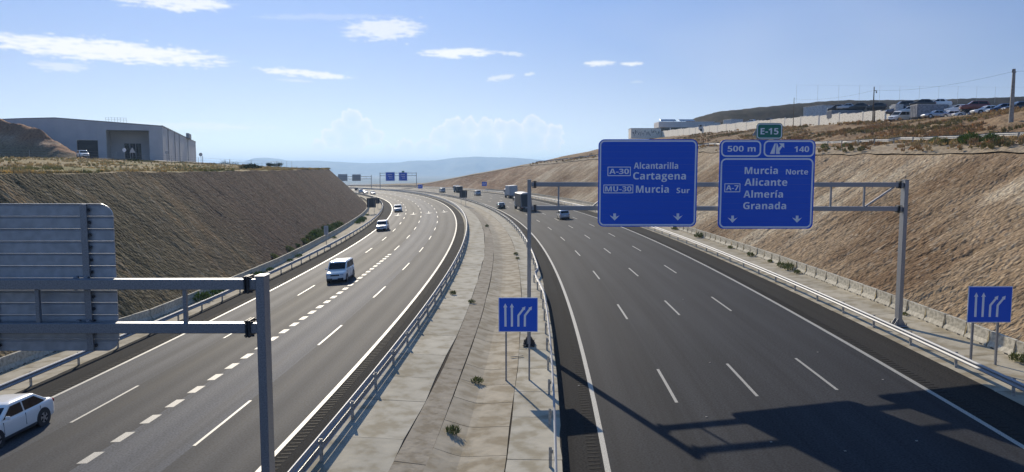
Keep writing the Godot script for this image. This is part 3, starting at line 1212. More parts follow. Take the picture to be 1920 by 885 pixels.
	for i in nx:
		var x := 90.0 + 430.0 * i / (nx - 1)
		for j in nd:
			var t := float(j) / (nd - 1)
			var z := -335.0 - 260.0 * t
			var up := smoothstep(0.0, 0.46, t)
			if t > 0.46:
				up = 1.0 - 0.25 * smoothstep(0.46, 1.0, t)
			var edge := table(top, x)
			var y := 20.0 + (edge - 20.0) * up + hb.get_noise_2d(x, z) * 4.5 * up * (1.0 - up) * 3.0 + hf.get_noise_2d(x, z) * 0.55 * up
			pos.append(Vector3(x, y, z))
			var n := hf.get_noise_2d(x * 1.3, z * 1.3)
			cols.append(Color(0.030, 0.026, 0.017).lerp(Color(0.070, 0.052, 0.034), smoothstep(-0.3, 0.4, n + hb.get_noise_2d(x + 300.0, z))))
			uvs.append(Vector2(i, j))
	struct("hill", sheet(nx, nd, pos, uvs, cols), M.earth_soft)
	# the earth bank beside the service track
	pos = PackedVector3Array()
	cols = PackedColorArray()
	uvs = PackedVector2Array()
	var bt := [[-185, 9.5], [-150, 9.9], [-121, 9.5], [-115, 8.7], [-111, 7.2], [-107.3, 5.1], [-103.5, 2.5], [-101, 0.6], [-99, 0.0], [-96, -0.3]]
	nx = 170
	nd = 44
	for i in nx:
		var x := -215.0 + 119.0 * i / (nx - 1)
		for j in nd:
			var t := float(j) / (nd - 1)
			var z := -164.0 - 44.0 * t
			var h := table(bt, x + 0.74 * (-z - 175.0))
			var front := clampf((t - 0.02) / 0.24, 0.0, 1.0)
			var up := front if t < 0.72 else 1.0 - smoothstep(0.72, 1.0, t)
			var rel := (earth_relief(x * 0.8, t * 30.0, 1.0) * 1.1 + 0.9 * hb.get_noise_2d(x * 6.0, z * 5.0)) * smoothstep(0.02, 0.12, t)
			var y := ground(x, z) - 0.1 + maxf(h + 0.8 * rel, 0.0) * up + rel * 0.35 * (1.0 if h > 0.5 else 0.0)
			pos.append(Vector3(x, y, z + rel * 0.9))
			var n := hb.get_noise_2d(x * 3.0, y * 7.0)
			var c := Color(0.34, 0.185, 0.11).lerp(Color(0.46, 0.32, 0.22), smoothstep(0.1, 0.5, n))
			c = c.lerp(Color(0.215, 0.175, 0.11), smoothstep(0.6, 0.25, front) * 0.85)
			cols.append(c)
			uvs.append(Vector2(i, j))
	struct("earth_bank", sheet(nx, nd, pos, uvs, cols), M.earth_soft)

# ---- roadside furniture ----
const W_BEAM := [[0.0, 0.755], [0.028, 0.752], [0.075, 0.715], [0.083, 0.690], [0.075, 0.665], [0.030, 0.615], [0.026, 0.600], [0.030, 0.585], [0.075, 0.535], [0.083, 0.510], [0.075, 0.485], [0.028, 0.448], [0.0, 0.445]]

# a folded beam that follows the road; face = +1 when the traffic is on the right of it
func beam(s0: float, s1: float, step: float, d_of: Callable, y_of: Callable, face: float, profile: Array, thick := 0.006) -> ArrayMesh:
	var m := MB.new()
	var rings := []
	var n := int((s1 - s0) / step) + 1
	for i in n:
		var s := s0 + (s1 - s0) * i / (n - 1)
		var d: float = d_of.call(s)
		var y: float = y_of.call(s, d)
		var ring := PackedVector3Array()
		for q in profile:
			ring.append(at(s, d + face * q[0], y + q[1]))
		for k in range(profile.size() - 1, -1, -1):
			ring.append(at(s, d + face * (profile[k][0] - thick), y + profile[k][1]))
		rings.append(ring)
	# facets keep their edges: flat faces along the folds
	var c: int = rings[0].size()
	for i in n - 1:
		for j in c:
			var a: Vector3 = rings[i][j]
			var b: Vector3 = rings[i][(j + 1) % c]
			var e: Vector3 = rings[i + 1][(j + 1) % c]
			var f: Vector3 = rings[i + 1][j]
			if face < 0.0:
				m.quad(a, f, e, b)
			else:
				m.quad(a, b, e, f)
	return m.mesh()

func guardrail(called: String, label: String, s0: float, s1: float, phase: float, d_of: Callable, y_of: Callable, face: float, lower: bool, post_to := 330.0) -> Node3D:
	var t := thing(called, label, "guardrail")
	part("rail", merge([beam(s0, 150.0, 2.0, d_of, y_of, face, W_BEAM), beam(150.0, s1, 5.0, d_of, y_of, face, W_BEAM)]), M.galv, t)
	if lower:
		var flat := [[0.02, 0.36], [0.045, 0.33], [0.05, 0.22], [0.045, 0.09], [0.02, 0.06]]
		part("lower_rail", beam(s0, s1, 4.0, d_of, y_of, face, flat), M.steel, t)
	var pm := MB.new()
	pm.bx(0, 0.31, 0, 0.055, 0.86, 0.006)
	pm.bx(0.026, 0.31, 0.055, 0.006, 0.86, 0.11)
	pm.bx(-0.026, 0.31, 0.055, 0.006, 0.86, 0.11)
	pm.bx(0, 0.60, -0.02, 0.07, 0.14, 0.05)
	var post := pm.mesh()
	var k := 0
	var s := phase
	while s < s1:
		var d: float = d_of.call(s) - face * 0.09
		var xf := upright(s, d, y_of.call(s, d), -PI / 2 * face)
		if k < 290 and s < post_to:
			part("post", post, M.post, t, xf)
		s += 4.1
		k += 1
	return t

func build_guardrails() -> void:
	guardrail("median_guardrail", "galvanised guardrail along the concrete median beside the left carriageway", 12.0, 620.0, 16.0, func(_s): return -8.02, y_left, -1.0, true, 420.0)
	var kink := func(s: float) -> float:
		var d := 0.12
		if s > 56.0 and s < 68.6:
			d -= 0.42 * smoothstep(56.0, 68.0, s)
		elif s >= 68.6 and s < 70.4:
			d -= 0.42 * (1.0 - smoothstep(68.6, 70.4, s))
		return d
	guardrail("median_guardrail", "galvanised guardrail with a buckled spot along the median beside the right carriageway", 12.0, 620.0, 16.9, kink, y_right, 1.0, false, 420.0)
	guardrail("verge_guardrail", "galvanised guardrail with shaded blue face along the left verge below the dark slope", 12.0, 560.0, 15.6, func(_s): return -26.38, y_left, 1.0, false, 330.0)
	guardrail("verge_guardrail", "bright galvanised double-wave guardrail along the right verge below the tan slope", 12.0, 620.0, 17.85, func(_s): return 18.62, y_right, -1.0, false, 330.0)
	var up_d := func(s: float) -> float: return d_steep_end(s) + 4.0
	var up_y := func(s: float, d: float) -> float: return upper_right(s, d) + 0.05
	guardrail("upper_guardrail", "pale guardrail on top of the tan slope along the upper road", 50.0, 300.0, 52.0, up_d, up_y, 1.0, false, 300.0)

func jersey(seed_: int) -> ArrayMesh:
	var m := MB.new()
	var prof_ := [[-0.24, 0.0], [-0.24, 0.09], [-0.105, 0.30], [-0.075, 0.80], [0.075, 0.80], [0.105, 0.30], [0.24, 0.09], [0.24, 0.0]]
	var n := prof_.size()
	var l := 0.985
	var r := RandomNumberGenerator.new()
	r.seed = seed_
	var e := []
	for z in [-l, -l + 0.02, l - 0.02, l]:
		var sh := 0.97 if absf(z) > l - 0.01 else 1.0
		var ring := []
		for p in prof_:
			ring.append(Vector3(p[0] * sh, p[1] * (0.985 if sh < 1.0 and p[1] > 0 else 1.0) + r.randf_range(-0.008, 0.008) * (1.0 if p[1] > 0.1 else 0.0), z))
		e.append(ring)
	for i in 3:
		for j in n:
			m.quad(e[i][j], e[i + 1][j], e[i + 1][(j + 1) % n], e[i][(j + 1) % n])
	for k in [0, 3]:
		var pts: Array = e[k]
		for j in range(1, n - 1):
			if k == 3:
				m.tri(pts[0], pts[j + 1], pts[j])
			else:
				m.tri(pts[0], pts[j], pts[j + 1])
	return m.mesh()

func ordinal(k: int) -> String:
	var tail := "th"
	if k % 100 < 11 or k % 100 > 13:
		tail = ["th", "st", "nd", "rd", "th", "th", "th", "th", "th", "th"][k % 10]
	return str(k) + tail

func build_barriers() -> void:
	var shapes := []
	for k in 4:
		var j := jersey(k + 1)
		# the winding is settled by the signed volume
		shapes.append(j)
	var feet := MB.new()
	for z in [-0.55, 0.55]:
		feet.bx(0, 0.035, z, 0.492, 0.07, 0.26)
	var foot := feet.mesh()
	for left in [true, false]:
		var s := 38.6 if left else 32.4
		var count := 0
		var last := 300.0 if left else 310.0
		while s < last:
			var d := d_left(s) if left else 22.28
			var d2 := d_left(s + 2.0) if left else 22.28
			var y := y_left(s, d) if left else y_right(s, d)
			var xf := upright(s, d, y - 0.01, atan2(-(d2 - d), 2.0) + rng.randf_range(-0.012, 0.012))
			xf = xf.translated_local(Vector3(rng.randf_range(-0.025, 0.025), 0, 0))
			if not left:
				xf.basis = xf.basis * Basis(Vector3.BACK, 0.05)
			count += 1
			var label := "far grey barrier block in the left row, beyond the fortieth from the left edge" if left else "far pale barrier block in the right row, beyond the fortieth from the right edge"
			if count <= 40:
				label = ("grey concrete barrier block below the dark slope, %s from the left edge" if left else "pale concrete barrier block below the tan slope, %s from the right edge") % ordinal(count)
			var t := thing("concrete_barrier", label, "barrier", xf, ("barrier blocks along the left slope" if left else "barrier blocks along the right slope") + ("" if count <= 40 else ", far part"))
			var k := rng.randi() % 4
			part("block", shapes[k], M["block%d" % (rng.randi() % 4)], t)
			part("drain_notch", foot, M.dark, t)
			s += 2.0

# lettering: a TextMesh stretched to run from x0 to x1 with capitals of the given height
func letters(t: String, x0: float, x1: float, y: float, cap: float, z: float, parent: Node, m: Material, called := "lettering") -> void:
	var f := SystemFont.new()
	f.font_names = PackedStringArray(["Droid Sans"])
	f.font_weight = 700
	var tm := TextMesh.new()
	tm.font = f
	tm.font_size = 64
	tm.pixel_size = 0.01
	tm.depth = 0.01
	tm.curve_step = 1.0
	tm.text = t
	var b := tm.get_aabb()
	var sx := (x1 - x0) / b.size.x
	var sy := cap / 0.46
	part(called, tm, m, parent, Transform3D(Basis.from_scale(Vector3(sx, sy, 1)), Vector3(x0 - b.position.x * sx, y + 0.22 * sy, z)))

func round_rect(x0: float, y0: float, x1: float, y1: float, r: float, n := 6) -> PackedVector2Array:
	var p := PackedVector2Array()
	var c := [[x1 - r, y1 - r, 0.0], [x0 + r, y1 - r, PI / 2], [x0 + r, y0 + r, PI], [x1 - r, y0 + r, -PI / 2]]
	for q in c:
		for i in n + 1:
			var a: float = q[2] + PI / 2 * i / n
			p.append(Vector2(q[0] + r * cos(a), q[1] + r * sin(a)))
	return p

func frame_line(x0: float, y0: float, x1: float, y1: float, r: float, w: float, z: float, parent: Node, m: Material) -> void:
	var a := round_rect(x0, y0, x1, y1, r)
	var b := round_rect(x0 + w, y0 + w, x1 - w, y1 - w, maxf(r - w, 0.01))
	var mb := MB.new()
	var n := a.size()
	for i in n:
		var j := (i + 1) % n
		var v := func(p: Vector2) -> Vector3: return Vector3(p.x, p.y, z)
		mb.quad(v.call(a[i]), v.call(a[j]), v.call(b[j]), v.call(b[i]))
	part("border", mb.mesh(), m, parent)

func arrow_poly(pts: Array, w: float, head: float, hw: float) -> Array:
	# a bent arrow as a list of convex polygons
	var out := []
	var n := pts.size()
	for i in n - 1:
		var a: Vector2 = pts[i]
		var b: Vector2 = pts[i + 1]
		var f := (b - a).normalized()
		if i == n - 2:
			b -= f * head
		var r := Vector2(f.y, -f.x) * w * 0.5
		out.append(PackedVector2Array([a - r, a + r, b + r, b - r]))
		if i == n - 2:
			var q := Vector2(f.y, -f.x) * hw * 0.5
			var tip: Vector2 = pts[n - 1]
			out.append(PackedVector2Array([b - q, b + q, tip]))
		elif i < n - 2:
			var g: Vector2 = (pts[i + 2] - b).normalized()
			var r2 := Vector2(g.y, -g.x) * w * 0.5
			out.append(PackedVector2Array([b - r, b + r, b + r2 + g * 0.001]) if g.cross(f) < 0 else PackedVector2Array([b - r, b - r2 + g * 0.001, b + r]))
	return out

func arrows(list: Array, z: float, parent: Node, called: String, m: Material) -> void:
	var mb := MB.new()
	var k := 0
	for p in list:
		var zz := z + 0.0015 * k
		for i in range(1, p.size() - 1):
			var a: Vector2 = p[0]
			var b: Vector2 = p[i]
			var e: Vector2 = p[i + 1]
			if (b - a).cross(e - a) < 0.0:
				var q := b
				b = e
				e = q
			mb.tri(Vector3(a.x, a.y, zz), Vector3(b.x, b.y, zz), Vector3(e.x, e.y, zz))
		k += 1
	part(called, mb.mesh(), m, parent)

# a sign board: blue face, rounded, with the slats of its back and two stiffeners
func board(w: float, h: float, r: float, face: Material, parent: Node) -> void:
	var whole := round_rect(-w / 2, 0, w / 2, h, r, 10)
	var rear := MB.new()
	rear.plate(round_rect(-w / 2 + 0.02, 0.02, w / 2 - 0.02, h - 0.02, r, 10), Transform3D(Basis(), Vector3(0, 0, -0.044)), 0.012)
	part("backing", rear.mesh(), M.alu, parent)
	var n := maxi(1, int(round(h / 0.35)))
	for k in n:
		var y0 := h * k / n + (0.0 if k == 0 else 0.0015)
		var y1 := h * (k + 1) / n - (0.0 if k == n - 1 else 0.0015)
		for p in Geometry2D.intersect_polygons(whole, PackedVector2Array([Vector2(-w, y0), Vector2(w, y0), Vector2(w, y1), Vector2(-w, y1)])):
			var mb := MB.new()
			mb.plate(p, Transform3D(Basis(), Vector3(0, 0, -0.03)), 0.03)
			part("board_slat", mb.mesh(), face, parent)

func lane_sign(label: String, xf: Transform3D, w: float, h: float, y0: float, leg_x: Array, leg_y: Array) -> void:
	var t := thing("lane_sign", label, "road sign", xf)
	var rim := MB.new()
	rim.bx(0, y0 + h / 2, -0.02, w, h, 0.03, 0.006)
	part("rim", rim.mesh(), M.letter, t)
	var face := MB.new()
	face.bx(0, y0 + h / 2, 0.0, w - 0.07, h - 0.07, 0.02)
	part("board", face.mesh(), M.blue, t)
	for k in 4:
		var x := (-0.53 + 0.27 * k) * w / 1.62
		var lo := y0 + 0.27 * h / 1.7
		var list: Array
		if k < 2:
			list = arrow_poly([Vector2(x * 0.98, lo), Vector2(x, y0 + 1.42 * h / 1.7)], 0.105, 0.2, 0.2)
		else:
			list = arrow_poly([Vector2(x * 0.98, lo), Vector2(x, y0 + 0.82 * h / 1.7), Vector2(x + 0.34, y0 + 1.27 * h / 1.7)], 0.105, 0.17, 0.2)
		arrows(list, 0.014, t, "arrow", M.letter)
	for k in leg_x.size():
		var b := MB.new()
		b.bx(leg_x[k], (y0 + h - 0.1 + leg_y[k]) / 2, -0.09, 0.085, y0 + h - 0.1 - leg_y[k], 0.10, 0.008)
		part("post", b.mesh(), M.steel, t)

func gantry(called: String, label: String, a: Vector3, b: Vector3, top: float, beams: Array, struts: Array, post_d := 0.5) -> Node3D:
	# a and b: the feet of the two posts; a plane portal between them
	var mid := (a + b) * 0.5
	var dir := Vector3(b.x - a.x, 0, b.z - a.z).normalized()
	var xf := Transform3D(Basis(dir, Vector3.UP, dir.cross(Vector3.UP)), Vector3(mid.x, 0, mid.z))
	var inv := xf.affine_inverse()
	var la := inv * a
	var lb := inv * b
	var t := thing(called, label, "sign gantry", xf)
	for e in [la, lb]:
		var p := MB.new()
		p.bx(e.x, (e.y + 0.12 + top) / 2, 0, 0.21, top - e.y - 0.12, post_d, 0.012)
		var pm := part("post", p.mesh(), M.steel, t)
		var q := MB.new()
		q.bx(e.x, top + 0.012, 0, 0.25, 0.024, post_d + 0.04)
		part("post_cap", q.mesh(), M.galv, pm)
		q = MB.new()
		q.bx(e.x, e.y + 0.08, 0, 0.72, 0.05, 0.95, 0.01)
		for sx in [-1, 1]:
			for sz in [-1, 0, 1]:
				q.cyl(Vector3(e.x + sx * 0.29, e.y + 0.0, sz * 0.36), Vector3(e.x + sx * 0.29, e.y + 0.26, sz * 0.36), 0.03, 0.03, 6)
		for sx in [-1, 1]:
			for sz in [-0.18, 0.18]:
				q.plate(PackedVector2Array([Vector2(0, 0), Vector2(0.24 * sx, 0), Vector2(0, 0.42)]), Transform3D(Basis(), Vector3(e.x + 0.105 * sx, e.y + 0.105, sz)), 0.02)
		part("base_plate", q.mesh(), M.trim if e == la else M.steel, pm)
	for y in beams:
		var p := MB.new()
		p.bx((la.x + lb.x) / 2, y, 0, lb.x - la.x - 0.24, 0.25, 0.26, 0.012)
		var bm := part("beam", p.mesh(), M.steel, t)
		for e in [la.x + 0.30, lb.x - 0.30]:
			var q := MB.new()
			q.bx(e, y, 0, 0.05, 0.42, 0.42, 0.006)
			q.bx(e + (0.07 if e < 0 else -0.07), y, 0, 0.04, 0.42, 0.42, 0.006)
			for sy in [-1, 1]:
				for sz in [-1, 1]:
					q.cyl(Vector3(e - 0.12, y + sy * 0.17, sz * 0.17), Vector3(e + 0.12, y + sy * 0.17, sz * 0.17), 0.022, 0.022, 6)
			part("flange", q.mesh(), M.trim, bm)
	for s in struts:
		var p := MB.new()
		p.bar(Vector3(s[0], beams[1] + 0.125, 0), Vector3(s[1], beams[0] - 0.125, 0), 0.09, 0.09, Vector3.RIGHT)
		part("strut", p.mesh(), M.steel, t)
	return t

func build_signs() -> void:
	# right portal, its two boards and the small green plate
	var a := at(42.67, -1.06, y_median(42.67, -1.06))
	var b := at(42.38, 20.11, y_right(42.38, 20.11))
	var g := gantry("sign_gantry", "grey steel sign gantry spanning the right carriageway with two blue boards", a, b, 9.78, [9.52, 8.16], [[-8.9, -8.9], [-6.9, -5.6], [-2.2, -2.2], [0.4, 0.4], [2.6, 2.6], [6.5, 6.5], [8.35, 8.35], [8.45, 10.0]])
	for y in [9.52, 8.16]:
		var q := MB.new()
		q.bx(0.62, y, 0, 0.05, 0.42, 0.44, 0.006)
		q.bx(0.70, y, 0, 0.05, 0.42, 0.44, 0.006)
		q.bx(0.36, y, 0, 0.34, 0.32, 0.32, 0.01)
		part("splice", q.mesh(), M.trim, g)
	var z := -41.62
	var t := thing("direction_sign", "large blue board with lanes for Cartagena and Murcia Sur on the right gantry", "road sign", Transform3D(Basis(), Vector3(7.62, 7.16, z)))
	board(5.56, 4.9, 0.34, M.blue, t)
	frame_line(-2.71, 0.06, 2.71, 4.84, 0.28, 0.08, 0.003, t, M.letter)
	letters("Alcantarilla", -0.791, 1.696, 3.253, 0.345, 0.006, t, M.letter)
	letters("Cartagena", -0.82, 2.144, 2.658, 0.40, 0.006, t, M.letter)
	letters("A-30", -2.16, -1.06, 2.965, 0.285, 0.006, t, M.letter)
	frame_line(-2.263, 2.85, -0.957, 3.372, 0.03, 0.045, 0.003, t, M.letter)
	letters("MU-30", -2.378, -0.905, 1.985, 0.285, 0.006, t, M.letter)
	frame_line(-2.481, 1.885, -0.803, 2.373, 0.03, 0.045, 0.003, t, M.letter)
	letters("Murcia", -0.649, 1.201, 1.912, 0.40, 0.006, t, M.letter)
	letters("Sur", 1.633, 2.367, 1.896, 0.29, 0.006, t, M.letter)
	var down := func(x: float, y: float) -> Array:
		return [PackedVector2Array([Vector2(x - 0.075, y + 0.2), Vector2(x + 0.075, y + 0.2), Vector2(x + 0.075, y - 0.02), Vector2(x - 0.075, y - 0.02)]),
			PackedVector2Array([Vector2(x, y - 0.2), Vector2(x - 0.28, y + 0.09), Vector2(x, y - 0.03)]), PackedVector2Array([Vector2(x, y - 0.2), Vector2(x, y - 0.03), Vector2(x + 0.28, y + 0.09)])]
	for x in [-1.832, 1.735]:
		arrows(down.call(x, 0.55), 0.005, t, "arrow", M.letter)
	_sign_back(5.4, 4.75, t)
	t = thing("direction_sign", "large blue board for Murcia Norte, Alicante, Almería and Granada on the right gantry", "road sign", Transform3D(Basis(), Vector3(14.30, 7.04, z)))
	board(5.36, 4.99, 0.30, M.blue, t)
	frame_line(-2.60, 4.04, -0.36, 4.955, 0.28, 0.085, 0.003, t, M.letter)
	frame_line(-0.22, 4.04, 2.62, 4.955, 0.28, 0.085, 0.003, t, M.letter)
	frame_line(-2.60, 0.05, 2.60, 3.96, 0.3, 0.085, 0.003, t, M.letter)
	letters("500 m", -2.236, -0.666, 4.335, 0.315, 0.006, t, M.letter)
	letters("140", 1.492, 2.322, 4.31, 0.315, 0.006, t, M.letter)
	letters("Murcia", -1.25, 0.615, 3.083, 0.39, 0.006, t, M.letter)
	letters("Norte", 1.067, 2.31, 3.06, 0.29, 0.006, t, M.letter)
	letters("Alicante", -1.239, 1.165, 2.425, 0.39, 0.006, t, M.letter)
	letters("Almería", -1.276, 0.945, 1.758, 0.39, 0.006, t, M.letter)
	letters("Granada", -1.274, 1.143, 1.108, 0.39, 0.006, t, M.letter)
	letters("A-7", -2.267, -1.563, 2.17, 0.28, 0.006, t, M.letter)
	frame_line(-2.361, 2.063, -1.467, 2.561, 0.03, 0.045, 0.003, t, M.letter)
	for x in [-1.857, 1.786]:
		arrows(down.call(x, 0.545), 0.005, t, "arrow", M.letter)
	var ic := [PackedVector2Array([Vector2(0.14, 4.205), Vector2(0.40, 4.205), Vector2(0.45, 4.79), Vector2(0.385, 4.79)]),
		PackedVector2Array([Vector2(0.47, 4.205), Vector2(0.70, 4.205), Vector2(0.64, 4.48), Vector2(0.53, 4.79), Vector2(0.485, 4.79)]),
		PackedVector2Array([Vector2(0.55, 4.44), Vector2(0.66, 4.36), Vector2(0.86, 4.66), Vector2(0.76, 4.72)]), PackedVector2Array([Vector2(0.62, 4.79), Vector2(0.93, 4.53), Vector2(0.91, 4.80)])]
	arrows(ic, 0.004, t, "exit_symbol", M.letter)
	_sign_back(5.2, 4.85, t)
	t = thing("road_number_sign", "small green plate reading E-15 on top of the right blue board", "road sign", Transform3D(Basis(), Vector3(14.375, 12.06, z)))
	board(1.46, 0.90, 0.2, M.green, t)
	frame_line(-0.70, 0.035, 0.70, 0.865, 0.17, 0.05, 0.003, t, M.letter)
	letters("E-15", -0.50, 0.50, 0.27, 0.345, 0.006, t, M.letter)
	var q2 := MB.new()
	q2.bx(-0.4, 0.1, -0.06, 0.06, 0.9, 0.05)
	q2.bx(0.4, 0.1, -0.06, 0.06, 0.9, 0.05)
	part("bracket", q2.mesh(), M.steel, t)
	# left portal, seen from behind, with the slatted back of its board
	var x0 := -6.09
	var la := Vector3(x0, 0.28, -17.85)
	var lb := Vector3(x0 - 22.2, -0.95, -17.85)
	var gl := gantry("sign_gantry", "dark grey sign gantry post and beams over the left carriageway close to the bridge", lb, la, 7.86, [7.66, 6.58], [[9.2, 9.2], [5.6, 5.6], [0.4, 0.4], [-4.0, -4.0], [-8.0, -8.0]], 0.42)
	var bk := thing("direction_sign", "ribbed aluminium back of a large sign on the near left gantry", "road sign", Transform3D(Basis(), Vector3(-12.75, 5.93, -18.12)))
	var nsl := 12
	var sh := 3.68 / nsl
	var hw := func(y: float) -> float:
		var r := 0.34
		var q := maxf(maxf(r - y, y - (3.68 - r)), 0.0)
		return 2.95 - (r - sqrt(maxf(r * r - q * q, 0.0)))
	for k in nsl:
		var m := MB.new()
		var y := sh * k
		# each slat: a wide flat web, a shallow groove and a folded lip
		var pr := [[0.022, 0.004], [0.022, 0.012], [0.004, 0.020]]
		for i in 7:
			pr.append([0.004, 0.02 + (sh - 0.09) * i / 6.0])
		pr.append_array([[-0.010, sh - 0.055], [-0.010, sh - 0.040], [0.010, sh - 0.030], [0.022, sh - 0.018], [0.022, sh - 0.006], [-0.03, sh - 0.004], [-0.03, 0.004]])
		for i in pr.size():
			var p0: Array = pr[i]
			var p1: Array = pr[(i + 1) % pr.size()]
			var w0: float = hw.call(y + p0[1])
			var w1: float = hw.call(y + p1[1])
			m.quad(Vector3(-w0, y + p0[1], p0[0]), Vector3(w0, y + p0[1], p0[0]), Vector3(w1, y + p1[1], p1[0]), Vector3(-w1, y + p1[1], p1[0]))
		for e in [-1.0, 1.0]:
			for i in 6:
				var ya := y + 0.006 + (sh - 0.012) * i / 6.0
				var yb := y + 0.006 + (sh - 0.012) * (i + 1) / 6.0
				var wa: float = e * hw.call(ya)
				var wb: float = e * hw.call(yb)
				if e > 0.0:
					m.quad(Vector3(wa, ya, 0.004), Vector3(wa, ya, -0.03), Vector3(wb, yb, -0.03), Vector3(wb, yb, 0.004))
				else:
					m.quad(Vector3(wa, ya, -0.03), Vector3(wa, ya, 0.004), Vector3(wb, yb, 0.004), Vector3(wb, yb, -0.03))
		part("slat", m.mesh(), M.alu, bk)
	for x in [2.28, -0.1, -2.4]:
		var m := MB.new()
		m.bx(x, 1.84, 0.062, 0.10, 3.66, 0.06, 0.004)
		m.bx(x, 1.84, 0.10, 0.16, 3.66, 0.016)
		part("stiffener", m.mesh(), M.steel, bk)
		for k in nsl:
			var c := MB.new()
			c.bx(x + 0.11, sh * (k + 0.5), 0.05, 0.05, 0.07, 0.05, 0.008)
			part("clamp", c.mesh(), M.trim, bk)
	for y in [7.66 - 5.93, 6.58 - 5.93]:
		var m := MB.new()
		for x in [2.05, 2.3, -0.1, -2.4]:
			m.bx(x, y + 0.0, 0.14, 0.09, 0.34, 0.10, 0.006)
		part("bracket", m.mesh(), M.steel, bk)
	# lane signs on their posts
	var y5 := y_median(35.5, -1.5)
	lane_sign("blue lane sign with four white arrows standing on the concrete median", Transform3D(Basis(), Vector3(0.30, 0, -35.55)), 1.92, 1.70, 2.48, [-0.59, 0.55], [-0.20, -0.15])
	lane_sign("blue lane sign with four white arrows beside the right verge barriers", Transform3D(Basis(), Vector3(21.88, 0, -33.4)), 2.02, 1.68, 3.40, [-0.68, 0.47], [1.28, 1.28])
	# far portals
	a = at(423, -1.0, y_median(423, -1.0))
	b = at(423, 20.0, y_right(423, 20.0))
	gantry("sign_gantry", "distant grey gantry over the right carriageway with two small blue boards", a, b, prof(423) + 9.5, [prof(423) + 9.2, prof(423) + 7.8], [[-6, -6], [0.5, 0.5], [8, 8]])
	far_board("direction_sign", "left blue board on the distant gantry, in front of the hazy mountains", at(422.6, 4.6, prof(423) + 4.9), 423, 5.2, 4.85, M.blue, true)
	far_board("direction_sign", "right blue board with a tab on top on the distant gantry", at(422.6, 12.0, prof(423) + 4.9), 423, 4.8, 4.7, M.blue, true, true)
	a = at(417, -29.0, y_left(417, -29.0))
	b = at(417, -7.3, y_left(417, -7.3))
	gantry("sign_gantry", "distant grey gantry over the left carriageway carrying two sign backs", a, b, prof(417) + 8.2, [prof(417) + 7.4, prof(417) + 6.1], [[-6, -6], [1.8, 1.8], [8, 8]])
	far_board("direction_sign", "left grey sign back on the distant left gantry", at(417.6, -22.6, prof(417) + 5.0), 417, 5.0, 3.7, M.alu, false)
	far_board("direction_sign", "right pinkish grey sign back on the distant left gantry", at(417.6, -15.2, prof(417) + 5.0), 417, 4.7, 3.5, M.post, false)
	# backs and fronts of smaller signs along the road
	small_sign("traffic_sign", "dark back of a wide sign on two posts on the left verge in the bend", 183.0, -28.6, y_left(183, -28.6), 2.15, 1.55, 2.3, M.tarp, 2)
	small_sign("traffic_sign", "dark narrow sign back on one post beside the guardrail in the left bend", 208.0, -27.7, y_left(208, -27.7), 0.95, 1.35, 1.6, M.tarp, 1)
	small_sign("traffic_sign", "small grey sign back on a post between guardrail and barriers on the left", 108.0, -28.3, y_left(108, -28.3), 0.62, 1.35, 1.35, M.panelgrey, 1)
	small_sign("traffic_sign", "dark back of a square sign on two posts on the median", 197.0, -5.2, y_median(197, -5.2), 2.0, 2.1, 2.0, M.tarp, 2)
	small_sign("traffic_sign", "tiny dark sign back far away at the end of the left bend", 345.0, -27.6, y_left(345, -27.6), 1.3, 2.0, 1.2, M.tarp, 1)
	small_sign("lane_sign", "far small blue lane sign on the median before the bend", 332.0, -1.2, y_median(332, -1.2), 2.0, 2.1, 1.7, M.blue, 2, true)
	small_sign("lane_sign", "far small blue lane sign below the tan slope on the right verge", 305.0, 20.7, y_right(305, 20.7), 2.1, 2.1, 1.7, M.blue, 2, true)

func _sign_back(w: float, h: float, t: Node3D) -> void:
	for x in [-w * 0.38, 0.0, w * 0.38]:
		var m := MB.new()
		m.bx(x, h / 2, -0.085, 0.10, h, 0.10, 0.006)
		part("stiffener", m.mesh(), M.steel, t)

func far_board(called: String, label: String, p: Vector3, s: float, w: float, h: float, face: Material, front: bool, tab := false) -> void:
	var t := thing(called, label, "road sign", Transform3D(Basis(Vector3.UP, -heading(s)), p))
	var m := MB.new()
	var o := 0.32 if front else -0.32
	m.bx(0, h / 2, o, w, h, 0.05, 0.015)
	part("board", m.mesh(), face, t)
	if front:
		frame_line(-w / 2 + 0.06, 0.06, w / 2 - 0.06, h - 0.06, 0.3, 0.09, o + 0.03, t, M.letter)
		for k in 3:
			m = MB.new()
			m.bx(-0.2 + 0.25 * k, h * (0.72 - 0.2 * k), o + 0.028, w * (0.5 - 0.06 * k), 0.22, 0.004)
			part("text_line", m.mesh(), M.letter, t)
	if tab:
		m = MB.new()
		m.bx(0, h + 0.4, o, 1.4, 0.8, 0.05, 0.015)
		part("tab", m.mesh(), M.green, t)

func small_sign(called: String, label: String, s: float, d: float, y: float, w: float, y0: float, h: float, face: Material, legs: int, blue := false) -> void:
	var t := thing(called, label, "road sign", upright(s, d, y))
	var m := MB.new()
	m.bx(0, y0 + h / 2, 0, w, h, 0.035, 0.01)
	part("board", m.mesh(), face, t)
	for k in legs:
		m = MB.new()
		var x := 0.0 if legs == 1 else (k - 0.5) * w * 0.62
		m.bx(x, (y0 + h * 0.9) / 2 - 0.1, -0.07 if blue else 0.07, 0.08, y0 + h * 0.9 + 0.2, 0.08, 0.006)
		part("post", m.mesh(), M.steel, t)
	if blue:
		for k in 4:
			var x := (-0.3 + 0.18 * k) * w
			arrows(arrow_poly([Vector2(x, y0 + 0.25 * h), Vector2(x, y0 + 0.55 * h), Vector2(x + (0.0 if k < 2 else 0.25), y0 + 0.82 * h)], 0.11, 0.2, 0.24), 0.022, t, "arrow", M.letter)

